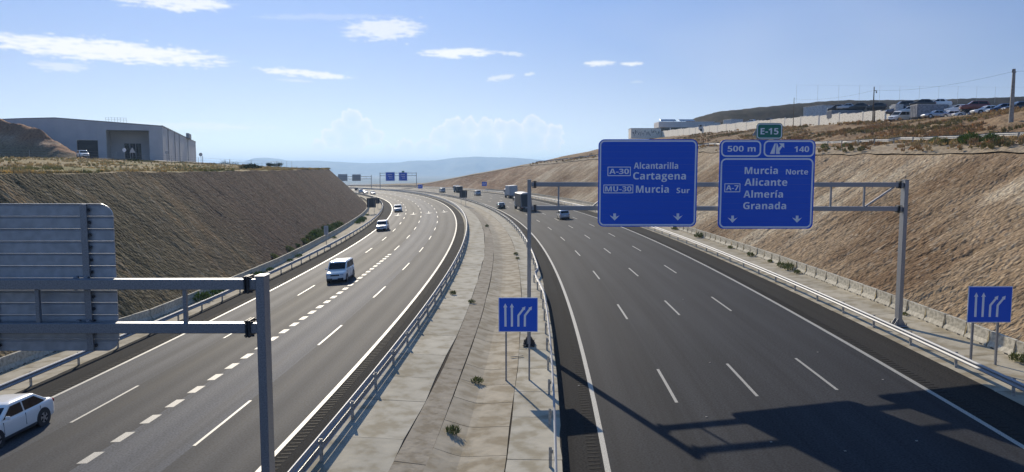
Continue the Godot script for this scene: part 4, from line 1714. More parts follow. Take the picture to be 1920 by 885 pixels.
# ---- vehicles: front towards -z, wheels on y = 0 ----
# L, W, H, belt, nose height, bonnet height at the windscreen, and along the length: a windscreen foot, b roof front, c roof end, d rear glass foot; f, r axles
const HATCH := {L = 4.42, W = 1.80, H = 1.50, belt = 0.98, nose = 0.72, hood = 0.97, a = 1.05, b = 1.85, c = 3.38, d = 4.2, f = 0.88, r = 3.56, tail = 1.04, wheel = 0.34, top = 0.74}
const SUV := {L = 4.5, W = 1.86, H = 1.68, belt = 1.10, nose = 0.86, hood = 1.08, a = 1.1, b = 1.8, c = 4.0, d = 4.4, f = 0.9, r = 3.6, tail = 1.08, wheel = 0.36, top = 0.78}
const MPV := {L = 4.4, W = 1.86, H = 1.84, belt = 1.14, nose = 0.90, hood = 1.12, a = 0.86, b = 1.62, c = 4.22, d = 4.36, f = 0.88, r = 3.66, tail = 1.14, wheel = 0.34, top = 0.86}
const SALOON := {L = 4.6, W = 1.80, H = 1.45, belt = 0.95, nose = 0.70, hood = 0.93, a = 1.2, b = 2.0, c = 3.25, d = 3.95, f = 0.9, r = 3.65, tail = 0.98, wheel = 0.33, top = 0.74}
const VAN := {L = 5.0, W = 1.95, H = 1.98, belt = 1.2, nose = 0.95, hood = 1.18, a = 0.8, b = 1.6, c = 4.85, d = 4.96, f = 0.92, r = 4.0, tail = 1.2, wheel = 0.34, top = 0.9}

func mirror_ring(half: Array) -> PackedVector3Array:
	var p := PackedVector3Array()
	for q in half:
		p.append(q)
	for k in range(half.size() - 1, -1, -1):
		p.append(Vector3(-half[k].x, half[k].y, half[k].z))
	return p

func car(called: String, label: String, category: String, xf: Transform3D, q: Dictionary, paint: Material, group := "", fine := 1, wheels := true, roof: Material = null) -> Node3D:
	var t := thing(called, label, category, xf, group)
	var L: float = q.L
	var W: float = q.W * 0.5
	var z := func(x: float) -> float: return x - L * 0.5
	# lower body
	var st := [[0.0, 0.70, q.nose - 0.10, 0.34], [0.06, 0.84, q.nose, 0.24], [0.28, 0.95, q.nose + 0.06, 0.2], [q.f, 1.0, lerpf(q.nose + 0.06, q.hood, 0.7), 0.2], [q.a, 1.0, q.hood, 0.2], [lerpf(q.a, q.d, 0.5), 1.0, q.belt, 0.2],
		[q.d - 0.25, 1.0, q.tail, 0.2], [L - 0.22, 0.97, q.tail - 0.02, 0.22], [L - 0.06, 0.91, q.tail - 0.10, 0.26], [L, 0.80, q.tail - 0.22, 0.36]]
	var rings := []
	for s in st:
		var w: float = W * s[1]
		var yt: float = s[2]
		var yb: float = s[3]
		var zz: float = z.call(s[0])
		var hh := yt - yb
		rings.append(mirror_ring([Vector3(w * 0.5, yb, zz), Vector3(w * 0.90, yb + 0.02, zz), Vector3(w * 0.965, yb + 0.10 * hh, zz), Vector3(w * 0.985, yb + 0.32 * hh, zz), Vector3(w, yb + 0.62 * hh, zz), Vector3(w * 0.985, yb + 0.86 * hh, zz), Vector3(w * 0.93, yt - 0.02, zz), Vector3(w * 0.80, yt, zz), Vector3(w * 0.35, yt + 0.018, zz)]))
	var b := MB.new()
	b.loft(rings)
	part("body", b.mesh(), paint, t)
	# cabin: from the belt line to the roof
	var ring := func(x0: float, x1: float, w: float, y: float, r: float) -> PackedVector3Array:
		var p := PackedVector3Array()
		var c := [[w - r, x1 - r, 0.0], [-w + r, x1 - r, PI / 2], [-w + r, x0 + r, PI], [w - r, x0 + r, -PI / 2]]
		for k in c:
			for i in 4:
				var an: float = k[2] + PI / 2 * i / 3.0
				p.append(Vector3(k[0] + r * cos(an), y, z.call(k[1] + r * sin(an))))
		return p
	var wb: float = W * 0.95
	var wt: float = W * q.top / 0.9 if q.top < 0.8 else W * 0.9
	var y0: float = q.belt - 0.08
	var y1: float = q.H - 0.10
	b = MB.new()
	b.loft([ring.call(q.a - 0.02, q.d + 0.02, wb, y0, 0.10), ring.call(q.b - 0.03, q.c + 0.06, wt, y1, 0.10), ring.call(q.b + 0.06, q.c - 0.02, wt - 0.05, q.H - 0.035, 0.10), ring.call(q.b + 0.25, q.c - 0.2, wt - 0.18, q.H - 0.008, 0.12), ring.call(q.b + 0.55, q.c - 0.5, wt - 0.4, q.H, 0.10)], false)
	part("cabin", b.mesh(), roof if roof else paint, t)
	# glass, a little proud of the cabin
	var u0 := 0.16
	var u1 := 0.93
	var lp := func(p: float, q_: float, u: float) -> float: return lerpf(p, q_, u)
	var yy := func(u: float) -> float: return lerpf(y0, y1, u)
	var fx := func(u: float) -> float: return lerpf(q.a - 0.02, q.b - 0.03, u)
	var rx := func(u: float) -> float: return lerpf(q.d + 0.02, q.c + 0.06, u)
	var hw := func(u: float) -> float: return lerpf(wb, wt, u)
	var o := 0.008
	b = MB.new()
	b.quad(Vector3(hw.call(u0) - 0.10, yy.call(u0), z.call(fx.call(u0)) - o), Vector3(-hw.call(u0) + 0.10, yy.call(u0), z.call(fx.call(u0)) - o), Vector3(-hw.call(u1) + 0.10, yy.call(u1), z.call(fx.call(u1)) - o), Vector3(hw.call(u1) - 0.10, yy.call(u1), z.call(fx.call(u1)) - o))
	part("windscreen", b.mesh(), M.glass, t)
	b = MB.new()
	b.quad(Vector3(-hw.call(u0) + 0.14, yy.call(u0 + 0.1), z.call(rx.call(u0 + 0.1)) + o), Vector3(hw.call(u0) - 0.14, yy.call(u0 + 0.1), z.call(rx.call(u0 + 0.1)) + o), Vector3(hw.call(u1) - 0.12, yy.call(u1), z.call(rx.call(u1)) + o), Vector3(-hw.call(u1) + 0.12, yy.call(u1), z.call(rx.call(u1)) + o))
	part("rear_window", b.mesh(), M.glass, t)
	var mid0: float = lerpf(q.a, q.d, 0.47)
	for sx in [1.0, -1.0]:
		var panes := [[0, mid0 - 0.04], [mid0 + 0.04, 1e9]] if q.L < 4.55 else [[0, mid0 - 0.04], [mid0 + 0.04, mid0 + 0.9], [mid0 + 0.98, 1e9]]
		for pn in panes:
			var xa0: float = maxf(pn[0], fx.call(u0) + 0.20)
			var xa1: float = maxf(pn[0], fx.call(u1) + 0.14)
			var xb0: float = minf(pn[1], rx.call(u0) - 0.26)
			var xb1: float = minf(pn[1], rx.call(u1) - 0.22)
			if xb1 < xa1 + 0.1:
				continue
			var v0: float = sx * (hw.call(u0) + o)
			var v1: float = sx * (hw.call(u1) + o)
			b = MB.new()
			var c0 := Vector3(v0, yy.call(u0), z.call(xa0))
			var c1 := Vector3(v0, yy.call(u0), z.call(xb0))
			var c2 := Vector3(v1, yy.call(u1), z.call(xb1))
			var c3 := Vector3(v1, yy.call(u1), z.call(xa1))
			if sx > 0.0:
				b.quad(c1, c0, c3, c2)
			else:
				b.quad(c0, c1, c2, c3)
			part("side_window", b.mesh(), M.glass, t)
	# wheels in dark arches
	if wheels:
		for x in [q.f, q.r]:
			for sx in [-1.0, 1.0]:
				var r: float = q.wheel
				b = MB.new()
				var zz: float = z.call(x)
				b.cyl(Vector3(sx * (W - 0.24), r, zz), Vector3(sx * (W - 0.005), r, zz), r, r, 20)
				var wm := part("wheel", b.mesh(), M.rubber, t)
				b = MB.new()
				b.cyl(Vector3(sx * (W - 0.02), r, zz), Vector3(sx * (W + 0.006), r, zz), r * 0.66, r * 0.62, 16)
				var rm := part("rim", b.mesh(), M.rim, wm)
				if fine > 1:
					b = MB.new()
					for k in 5:
						var an := TAU * k / 5.0
						b.box(Transform3D(Basis(Vector3.RIGHT, an), Vector3(sx * (W + 0.008), r + sin(-an) * 0.0, zz)) * Transform3D(Basis(), Vector3(0, r * 0.40, r * 0.18)), Vector3(0.008, r * 0.34, r * 0.22))
					part("rim_opening", b.mesh(), M.rubber, wm)
				b = MB.new()
				b.cyl(Vector3(sx * (W * 0.9), r + 0.015, zz), Vector3(sx * (W + 0.003), r + 0.015, zz), r + 0.075, r + 0.065, 22)
				part("wheel_arch", b.mesh(), M.trim, t)
	else:
		parts_box("underside", t, M.trim, 0, 0.16, 0, W * 1.7, 0.3, L * 0.9)
	# lights, bumpers, plates, mirrors
	for sx in [-1.0, 1.0]:
		parts_box("headlight", t, M.lamp, sx * W * 0.66, q.nose - 0.13, z.call(0.10), W * 0.36, 0.15, 0.22, 0.03)
		parts_box("tail_light", t, M.red, sx * W * 0.80, q.tail - 0.19, z.call(L - 0.13), W * 0.26, 0.17, 0.24, 0.04)
		var mb := MB.new()
		mb.bx(0, 0, 0, 0.2, 0.15, 0.10, 0.035)
		part("mirror", mb.mesh(), paint if fine > 1 else M.trim, t, Transform3D(Basis(), Vector3(sx * (W + 0.10), q.belt + 0.06, z.call(q.a + 0.38))))
		parts_box("sill", t, M.trim, sx * (W - 0.06), 0.25, z.call(lerpf(q.f, q.r, 0.5)), 0.10, 0.12, q.r - q.f - 0.8, 0.02)
		if fine > 1:
			for x in [q.a + 0.25, mid0, q.r - 0.15]:
				parts_box("door_seam", t, M.trim, sx * (W - 0.006), lerpf(0.36, q.belt, 0.48), z.call(x), 0.02, q.belt - 0.5, 0.010)
			for x in [mid0 - 0.22, q.r - 0.35]:
				parts_box("door_handle", t, paint, sx * (W - 0.002), q.belt - 0.18, z.call(x), 0.03, 0.03, 0.18, 0.01)
	parts_box("front_bumper", t, M.trim, 0, 0.36, z.call(0.10), W * 1.62, 0.24, 0.28, 0.06)
	parts_box("grille", t, M.trim, 0, q.nose - 0.17, z.call(0.085), W * 0.9, 0.16, 0.20, 0.03)
	parts_box("rear_bumper", t, M.trim, 0, 0.38, z.call(L - 0.10), W * 1.6, 0.22, 0.26, 0.06)
	parts_box("number_plate", t, M.plate, 0, 0.44, z.call(-0.046), 0.5, 0.11, 0.012)
	parts_box("number_plate", t, M.plate, 0, q.tail - 0.34, z.call(L + 0.012), 0.5, 0.11, 0.03)
	return t

func on_road(s: float, d: float, back: bool) -> Transform3D:
	return frame(s, d, (y_left(s, d) if d < -3.0 else y_right(s, d)) + 0.006, back, 0.0655)

func build_vehicles() -> void:
	car("white_hatchback", "white hatchback with dark windows leaving the picture at its left edge", "car", on_road(28.05, -22.2, true), HATCH, M.white, "", 2)
	car("white_van", "white passenger van with dark bumper driving towards the bridge", "van", on_road(69.0, -18.5, true), MPV, M.white, "", 2)
	car("white_car", "white off-road car behind the van, nearest the left edge line", "car", on_road(127.8, -22.3, true), SUV, M.white)
	car("white_car", "white car with dark nose crossing the painted arrows", "car", on_road(184.5, -22.2, true), SUV, M.white)
	car("white_car", "small white saloon far away on the left carriageway in the bend", "car", on_road(335.0, -21.6, true), SALOON, M.white)
	car("far_car", "tiny white car just beyond the left slope, the nearer of two", "car", on_road(356.0, -22.0, true), SALOON, M.silver)
	car("far_car", "tiny white van just beyond the left slope, the farther of two", "car", on_road(372.0, -21.6, true), MPV, M.white)
	car("silver_car", "silver off-road car with dark rear window driving away under the gantry", "car", on_road(137.8, 10.3, false), SUV, M.silver)
	car("dark_car", "small black car with pale roof next to the median guardrail", "car", on_road(183.9, 3.1, false), HATCH, M.black, "", 1, true, M.silver)
	car("grey_car", "small silver hatchback ahead of the two lorries", "car", on_road(269.0, 9.7, false), MPV, M.silver)
	car("grey_van", "far grey van on the right carriageway near the blue sign", "van", on_road(324.0, 6.9, false), VAN, M.silver)
	# covered tipper lorry
	var t := thing("dark_lorry", "dark articulated lorry with pale covered top on the right carriageway", "lorry", on_road(172.5, 6.9, false))
	_lorry(t, 12.6, 2.5, 3.9, M.tarp, true)
	t = thing("white_lorry", "white box lorry in front of the dark one on the right carriageway", "lorry", on_road(233.5, 14.2, false))
	_lorry(t, 9.6, 2.5, 3.95, M.curtain, false)
	t = thing("dark_lorry", "far low dark lorry next to the silver hatchback", "lorry", on_road(311.0, 10.9, false))
	_lorry(t, 8.0, 2.4, 2.6, M.tarp, false)
	# on the service track
	var y := ground(-96.4, -167.0) + 0.34
	car("white_car", "white off-road car parked on the track before the big hall", "car", Transform3D(Basis(Vector3.UP, PI + 0.72), Vector3(-96.4, y, -167.0)), SUV, M.white)

func _lorry(t: Node3D, L: float, W: float, H: float, skin: Material, cover: bool) -> void:
	var h := W / 2
	var tail := L / 2
	var cab := 2.1
	var bed := 1.05
	# load box with posts along its sides
	var b := MB.new()
	b.bx(0, (bed + H) / 2, tail - (L - cab - 0.5) / 2, W, H - bed, L - cab - 0.5, 0.05)
	part("load_box", b.mesh(), skin, t)
	for sx in [-1, 1]:
		for k in 7:
			parts_box("side_post", t, skin if not cover else M.trim, sx * (h + 0.015), (bed + H) / 2, tail - 0.3 - k * (L - cab - 1.1) / 6.0, 0.05, H - bed - 0.1, 0.09, 0.01)
		parts_box("rear_post", t, M.steel, sx * (h - 0.06), (bed + H) / 2, tail + 0.02, 0.12, H - bed, 0.07, 0.01)
		parts_box("tail_light", t, M.red, sx * (h - 0.25), 0.85, tail + 0.01, 0.36, 0.14, 0.06, 0.01)
	parts_box("rear_frame", t, M.steel, 0, bed - 0.06, tail, W, 0.14, 0.1, 0.01)
	parts_box("number_plate", t, M.plate, 0, 0.78, tail + 0.02, 0.6, 0.16, 0.03)
	if cover:
		var rings := []
		for e in [0.0, 1.0]:
			var ring := PackedVector3Array()
			for k in 9:
				var a := PI * k / 8.0
				ring.append(Vector3(h * 1.02 * cos(a), H - 0.02 + 0.32 * sin(a), lerpf(tail, tail - (L - cab - 0.5), e)))
			rings.append(ring)
		b = MB.new()
		b.loft(rings)
		part("roof_cover", b.mesh(), M.boxwhite, t)
	else:
		parts_box("roof_edge", t, M.boxwhite, 0, H + 0.01, tail - (L - cab - 0.5) / 2, W + 0.03, 0.06, L - cab - 0.5, 0.02)
	b = MB.new()
	b.bx(0, 0.72, 0.2, 0.9, 0.35, L - 0.6, 0.02)
	part("chassis", b.mesh(), M.trim, t)
	b = MB.new()
	b.bx(0, 1.75, -L / 2 + cab / 2, W - 0.1, 2.4, cab, 0.18)
	var c := part("cab", b.mesh(), M.boxwhite, t)
	parts_box("windscreen", c, M.glass, 0, 2.25, -L / 2 - 0.004, W - 0.5, 0.9, 0.03, 0.01)
	for sx in [-1, 1]:
		parts_box("side_window", c, M.glass, sx * (h - 0.05), 2.25, -L / 2 + 0.9, 0.03, 0.75, 0.9, 0.01)
		parts_box("mirror", t, M.trim, sx * (h + 0.12), 2.2, -L / 2 + 0.15, 0.2, 0.5, 0.12, 0.03)
		for zz in [-L / 2 + 1.1, tail - 1.2, tail - 2.5]:
			b = MB.new()
			b.cyl(Vector3(sx * (h - 0.55), 0.5, zz), Vector3(sx * (h - 0.02), 0.5, zz), 0.5, 0.5, 18)
			b.cyl(Vector3(sx * (h - 0.03), 0.5, zz), Vector3(sx * (h - 0.01), 0.5, zz), 0.28, 0.24, 12)
			part("wheel", b.mesh(), M.rubber, t)
		parts_box("mudguard", t, M.trim, sx * (h - 0.3), 1.04, tail - 1.85, 0.5, 0.06, 2.5, 0.02)

# ---- plants ----
func bush_mesh(n: int, r: float, h: float, leaf: float, seed_: int, upright_ := 0.5) -> ArrayMesh:
	var g := RandomNumberGenerator.new()
	g.seed = seed_
	var b := MB.new()
	for k in n:
		var a := g.randf() * TAU
		var q := sqrt(g.randf())
		var y := g.randf()
		var rr := r * q * (0.55 + 0.75 * sin(PI * clampf(y * 0.85 + 0.12, 0, 1)))
		var p := Vector3(cos(a) * rr, h * y * (1.0 - 0.35 * q) + 0.02, sin(a) * rr)
		var dir := Vector3(cos(a) * (1.0 - upright_) + g.randfn(0, 0.35), upright_ + g.randf() * 0.6, sin(a) * (1.0 - upright_) + g.randfn(0, 0.35)).normalized()
		var side := dir.cross(Vector3(g.randfn(), g.randfn(), g.randfn())).normalized()
		var l := leaf * g.randf_range(0.6, 1.5)
		var w := l * 0.28
		var v := g.randf_range(0.6, 1.35)
		b.col = Color(v, v * g.randf_range(0.9, 1.08), v * 0.9)
		b.tri(p - side * w, p + side * w, p + dir * l)
		b.tri(p - side * w * 0.6 + dir * l * 0.5, p + dir * l * 1.35, p + side * w * 0.8 + dir * l * 0.4)
	return b.mesh()

const LEFT_WEEDS := [[64.2, -28.2, 1.0], [61.2, -28.35, 1.35], [75.5, -28.4, 1.0], [79.6, -28.4, 0.7], [88.0, -28.5, 0.6], [92.5, -28.6, 0.7], [118, -29.0, 0.6], [150, -29.2, 1.0], [154, -29.0, 1.3], [158, -29.1, 1.5], [162, -29.2, 1.3], [176, -29.2, 0.8], [50.0, -28.3, 0.5]]
const TOE_BUSHES := [[110.0, 1.2], [113.0, 1.4], [116, 1.5], [120, 1.2], [124, 1.5], [96.0, 0.9], [106, 1.0], [134, 1.2], [140, 1.1], [88, 0.8], [101, 0.7], [128, 1.3]]
const RIGHT_WEEDS := [[65.8, 21.75, 0.85], [64.0, 21.8, 1.1], [62.0, 21.7, 0.6], [92.6, 21.7, 1.2], [73.7, 21.6, 0.8], [69.0, 21.9, 0.5], [80.5, 21.7, 0.6], [104.0, 21.6, 0.9], [34.6, 21.75, 0.75], [126, 21.6, 1.0], [45.0, 21.8, 0.35]]
const SLOPE_SHRUBS := [[66.0, 2.6, 1.5, 3], [68.3, 2.2, 1.9, 3], [70.0, 2.9, 1.6, 1], [72.5, 2.4, 1.2, 1], [75.0, 3.0, 1.3, 5], [64.0, 2.0, 1.1, 3], [78.5, 2.7, 0.6, 5], [86.5, 1.2, 0.9, 3], [89.5, 1.3, 0.75, 1], [93.5, 2.6, 1.0, 5], [96.5, 1.6, 0.9, 3], [99.0, 2.4, 1.1, 5], [104.0, 2.7, 1.0, 1], [109.0, 1.7, 0.7, 4], [113.0, 2.0, 0.8, 3], [121.0, 2.5, 0.7, 4], [131.0, 2.2, 0.9, 2], [140.0, 2.6, 0.8, 1]]

# how many of a list stand nearer to the bridge, plus one
func rank(i: int, list: Array) -> int:
	var n := 1
	for k in list.size():
		if list[k][0] < list[i][0]:
			n += 1
	return n

func build_plants() -> void:
	var weeds := []
	for k in 4:
		weeds.append(bush_mesh(150, 0.42, 0.5, 0.16, 200 + k, 0.7))
	var shrub := []
	for k in 4:
		shrub.append(bush_mesh(420, 0.62, 0.95, 0.17, 300 + k, 0.45))
	# median tufts
	var tl := [[57.5, -7.0, 0.55, "green weed tuft on the median slab beside the left guardrail"], [54.3, -5.3, 0.5, "green weed at the edge of the dark mortar strip"], [35.1, -3.5, 0.55, "round weed tuft in the median gutter below the lane sign"], [28.0, -3.8, 0.6, "straggly weed in the gutter joint nearest the bridge"], [86.8, -1.7, 0.6, "dark weed tuft at the gutter edge behind the gantry post"], [83.0, -1.6, 0.45, "smaller weed tuft at the gutter edge behind the gantry post"], [125.0, -4.6, 0.7, "dark weed clump in the median gutter where it bends"]]
	var k := 0
	for q in tl:
		solo("weed_tuft", weeds[k % 4], M.leaf_olive, q[3], "weed", Transform3D(Basis(Vector3.UP, k * 1.7).scaled(Vector3.ONE * q[2]), at(q[0], q[1], y_median(q[0], q[1]))))
		k += 1
	for i_ in LEFT_WEEDS.size():
		var q: Array = LEFT_WEEDS[i_]
		solo("verge_weed", weeds[k % 4], M.leaf_green, "green weed on the concrete path before the left barriers, %s from the bridge" % ordinal(rank(i_, LEFT_WEEDS)), "weed", Transform3D(Basis(Vector3.UP, k * 1.7).scaled(Vector3(q[2] * 1.3, q[2], q[2] * 1.3)), at(q[0], q[1], y_left(q[0], q[1]))), "weeds on the left path")
		k += 1
	for i_ in TOE_BUSHES.size():
		var q: Array = TOE_BUSHES[i_]
		var d := d_left(q[0]) - 1.3
		solo("toe_bush", shrub[k % 4], M.leaf_pale if k % 3 else M.leaf_green, "bush behind the left barriers at the foot of the slope, %s from the bridge" % ordinal(rank(i_, TOE_BUSHES)), "bush", Transform3D(Basis(Vector3.UP, k * 1.7).scaled(Vector3.ONE * q[1]), at(q[0], d, y_left(q[0], d) + 0.35)), "bushes at the foot of the dark slope")
		k += 1
	for i_ in RIGHT_WEEDS.size():
		var q: Array = RIGHT_WEEDS[i_]
		solo("verge_weed", weeds[k % 4], M.leaf_olive, "weed before the right row of barrier blocks, %s from the bridge" % ordinal(rank(i_, RIGHT_WEEDS)), "weed", Transform3D(Basis(Vector3.UP, k * 1.7).scaled(Vector3.ONE * q[2]), at(q[0], q[1], y_right(q[0], q[1]))), "weeds on the right path")
		k += 1
	# shrubs on the shoulder above the right slope
	for i_ in SLOPE_SHRUBS.size():
		var q: Array = SLOPE_SHRUBS[i_]
		var d: float = d_steep_end(q[0]) + q[1]
		var lm: String = ["leaf_green", "leaf_olive", "leaf_dry", "leaf_green", "leaf_rust", "leaf_pale"][q[3]]
		solo("slope_shrub", shrub[k % 4], M[lm], ["green", "olive", "straw-coloured", "green", "rusty", "pale green"][q[3]] + " shrub above the tan slope, %s from the right edge" % ordinal(rank(i_, SLOPE_SHRUBS)), "shrub", Transform3D(Basis(Vector3.UP, k * 1.7).scaled(Vector3.ONE * q[2] * 0.62), at(q[0], d, upper_right(q[0], d) - 0.05)), "shrubs above the tan slope")
		k += 1
	# bigger shrubs and trees on the field
	for q in [[-52.5, -150, 1.5, "leaf_dark", "dry dark bush at the very edge of the dark slope"], [-54.5, -152, 1.3, "leaf_dry", "withered brown bush at the edge of the dark slope"], [-83.5, -164.0, 0.9, "leaf_dark", "low round bush in the field before the hall"]]:
		solo("field_bush", shrub[k % 4], M[q[3]], q[4], "bush", Transform3D(Basis(Vector3.UP, k).scaled(Vector3(1.5, 0.9, 1.2) * q[2]), Vector3(q[0], ground(q[0], q[1]) - 0.1, q[1])))
		k += 1
	tree("field_tree", "wide low tree on the skyline beside the hall", Vector3(-113.5, 0, -297.0), 3.6, 3.4, 31)
	tree("field_tree", "small dark tree at the right end of the field, the left of two", Vector3(-93.0, 0, -285.0), 1.5, 2.4, 32)
	tree("field_tree", "small dark tree at the right end of the field, the right of two", Vector3(-90.0, 0, -285.0), 1.9, 2.3, 33)
	# dry grass over the field edge and the right bank
	grass("field_grass", true)
	grass("bank_grass", false)

func tree(called: String, label: String, p: Vector3, r: float, h: float, seed_: int) -> void:
	p.y = ground(p.x, p.z) - 0.2
	var t := thing(called, label, "tree", Transform3D(Basis(), p))
	var g := RandomNumberGenerator.new()
	g.seed = seed_
	var b := MB.new()
	b.cyl(Vector3(), Vector3(0, h * 0.45, 0), 0.16, 0.10, 8)
	var c := MB.new()
	for k in 7:
		var a := TAU * k / 7.0 + g.randf()
		var e := Vector3(cos(a) * r * g.randf_range(0.4, 0.75), h * g.randf_range(0.55, 0.85), sin(a) * r * g.randf_range(0.4, 0.75))
		b.cyl(Vector3(0, h * 0.35, 0), e, 0.07, 0.03, 6)
		for i in 110:
			var o := Vector3(g.randfn(), g.randfn() * 0.7, g.randfn()) * r * 0.22
			var d := Vector3(g.randfn(), g.randfn(), g.randfn()).normalized()
			var s := d.cross(Vector3(g.randfn(), g.randfn(), g.randfn())).normalized()
			var v := g.randf_range(0.6, 1.3)
			c.col = Color(v, v, v)
			c.tri(e + o - s * 0.09, e + o + s * 0.09, e + o + d * 0.34)
	part("trunk", b.mesh(), M.wood, t)
	part("crown", c.mesh(), M.leaf_dark, t)

func grass(called: String, left: bool) -> void:
	var blade := bush_mesh(16, 0.22, 0.3, 0.28, 400 if left else 410, 0.9)
	var mm := MultiMesh.new()
	mm.transform_format = MultiMesh.TRANSFORM_3D
	mm.use_colors = true
	mm.mesh = blade
	var xs := []
	var cs := []
	var a := noise("grassp", 0.05, 3, 121)
	var g := RandomNumberGenerator.new()
	g.seed = 55 if left else 66
	var tries := 26000 if left else 16000
	for k in tries:
		var s: float
		var d: float
		var y: float
		if left:
			s = lerpf(40.0, 300.0, pow(g.randf(), 1.3))
			var o := pow(g.randf(), 1.6) * 110.0
			d = -42.2 - o
			if a.get_noise_2d(s, d * 2.0) < -0.12 + g.randf() * 0.1:
				continue
			y = plateau_left(s, d)
		else:
			s = lerpf(60.0, 300.0, pow(g.randf(), 1.4))
			var e := d_steep_end(s)
			d = e + (13.4 + g.randf() * (yard_edge(s) - e - 13.6) if g.randf() < 0.94 else g.randf() * 3.6)
			if a.get_noise_2d(s, d) < -0.1 + g.randf() * 0.15:
				continue
			y = upper_right(s, d) + 0.12
		var sc := g.randf_range(0.6, 1.6) * (0.42 if left else 0.62)
		xs.append(Transform3D(Basis(Vector3.UP, g.randf() * TAU).scaled(Vector3(sc, sc * g.randf_range(0.6, 1.3), sc)), at(s, d, y - 0.03)))
		var q := a.get_noise_2d(s * 0.8 + 90.0, d * 1.7)
		var c := Color(0.62, 0.49, 0.26).lerp(Color(0.34, 0.32, 0.14), smoothstep(0.0, 0.35, q)) if left else Color(0.48, 0.31, 0.16).lerp(Color(0.33, 0.27, 0.12), smoothstep(0.05, 0.3, q)).lerp(Color(0.58, 0.45, 0.25), smoothstep(0.0, 0.4, -q))
		cs.append(c * g.randf_range(0.75, 1.2))
	mm.instance_count = xs.size()
	for i in xs.size():
		mm.set_instance_transform(i, xs[i])
		mm.set_instance_color(i, cs[i])
	var o := MultiMeshInstance3D.new()
	o.multimesh = mm
	var m := plain(1, 1, 1, 0.9)
	m.vertex_color_use_as_albedo = true
	m.backlight_enabled = true
	m.backlight = Color(0.3, 0.3, 0.2)
	o.material_override = m
	o.name = numbered(called)
	add_child(o)
	tag(o, "dry yellow grass over the field above the dark slope" if left else "rusty dry grass over the bank behind the upper road", "grass")
	stuff(o)

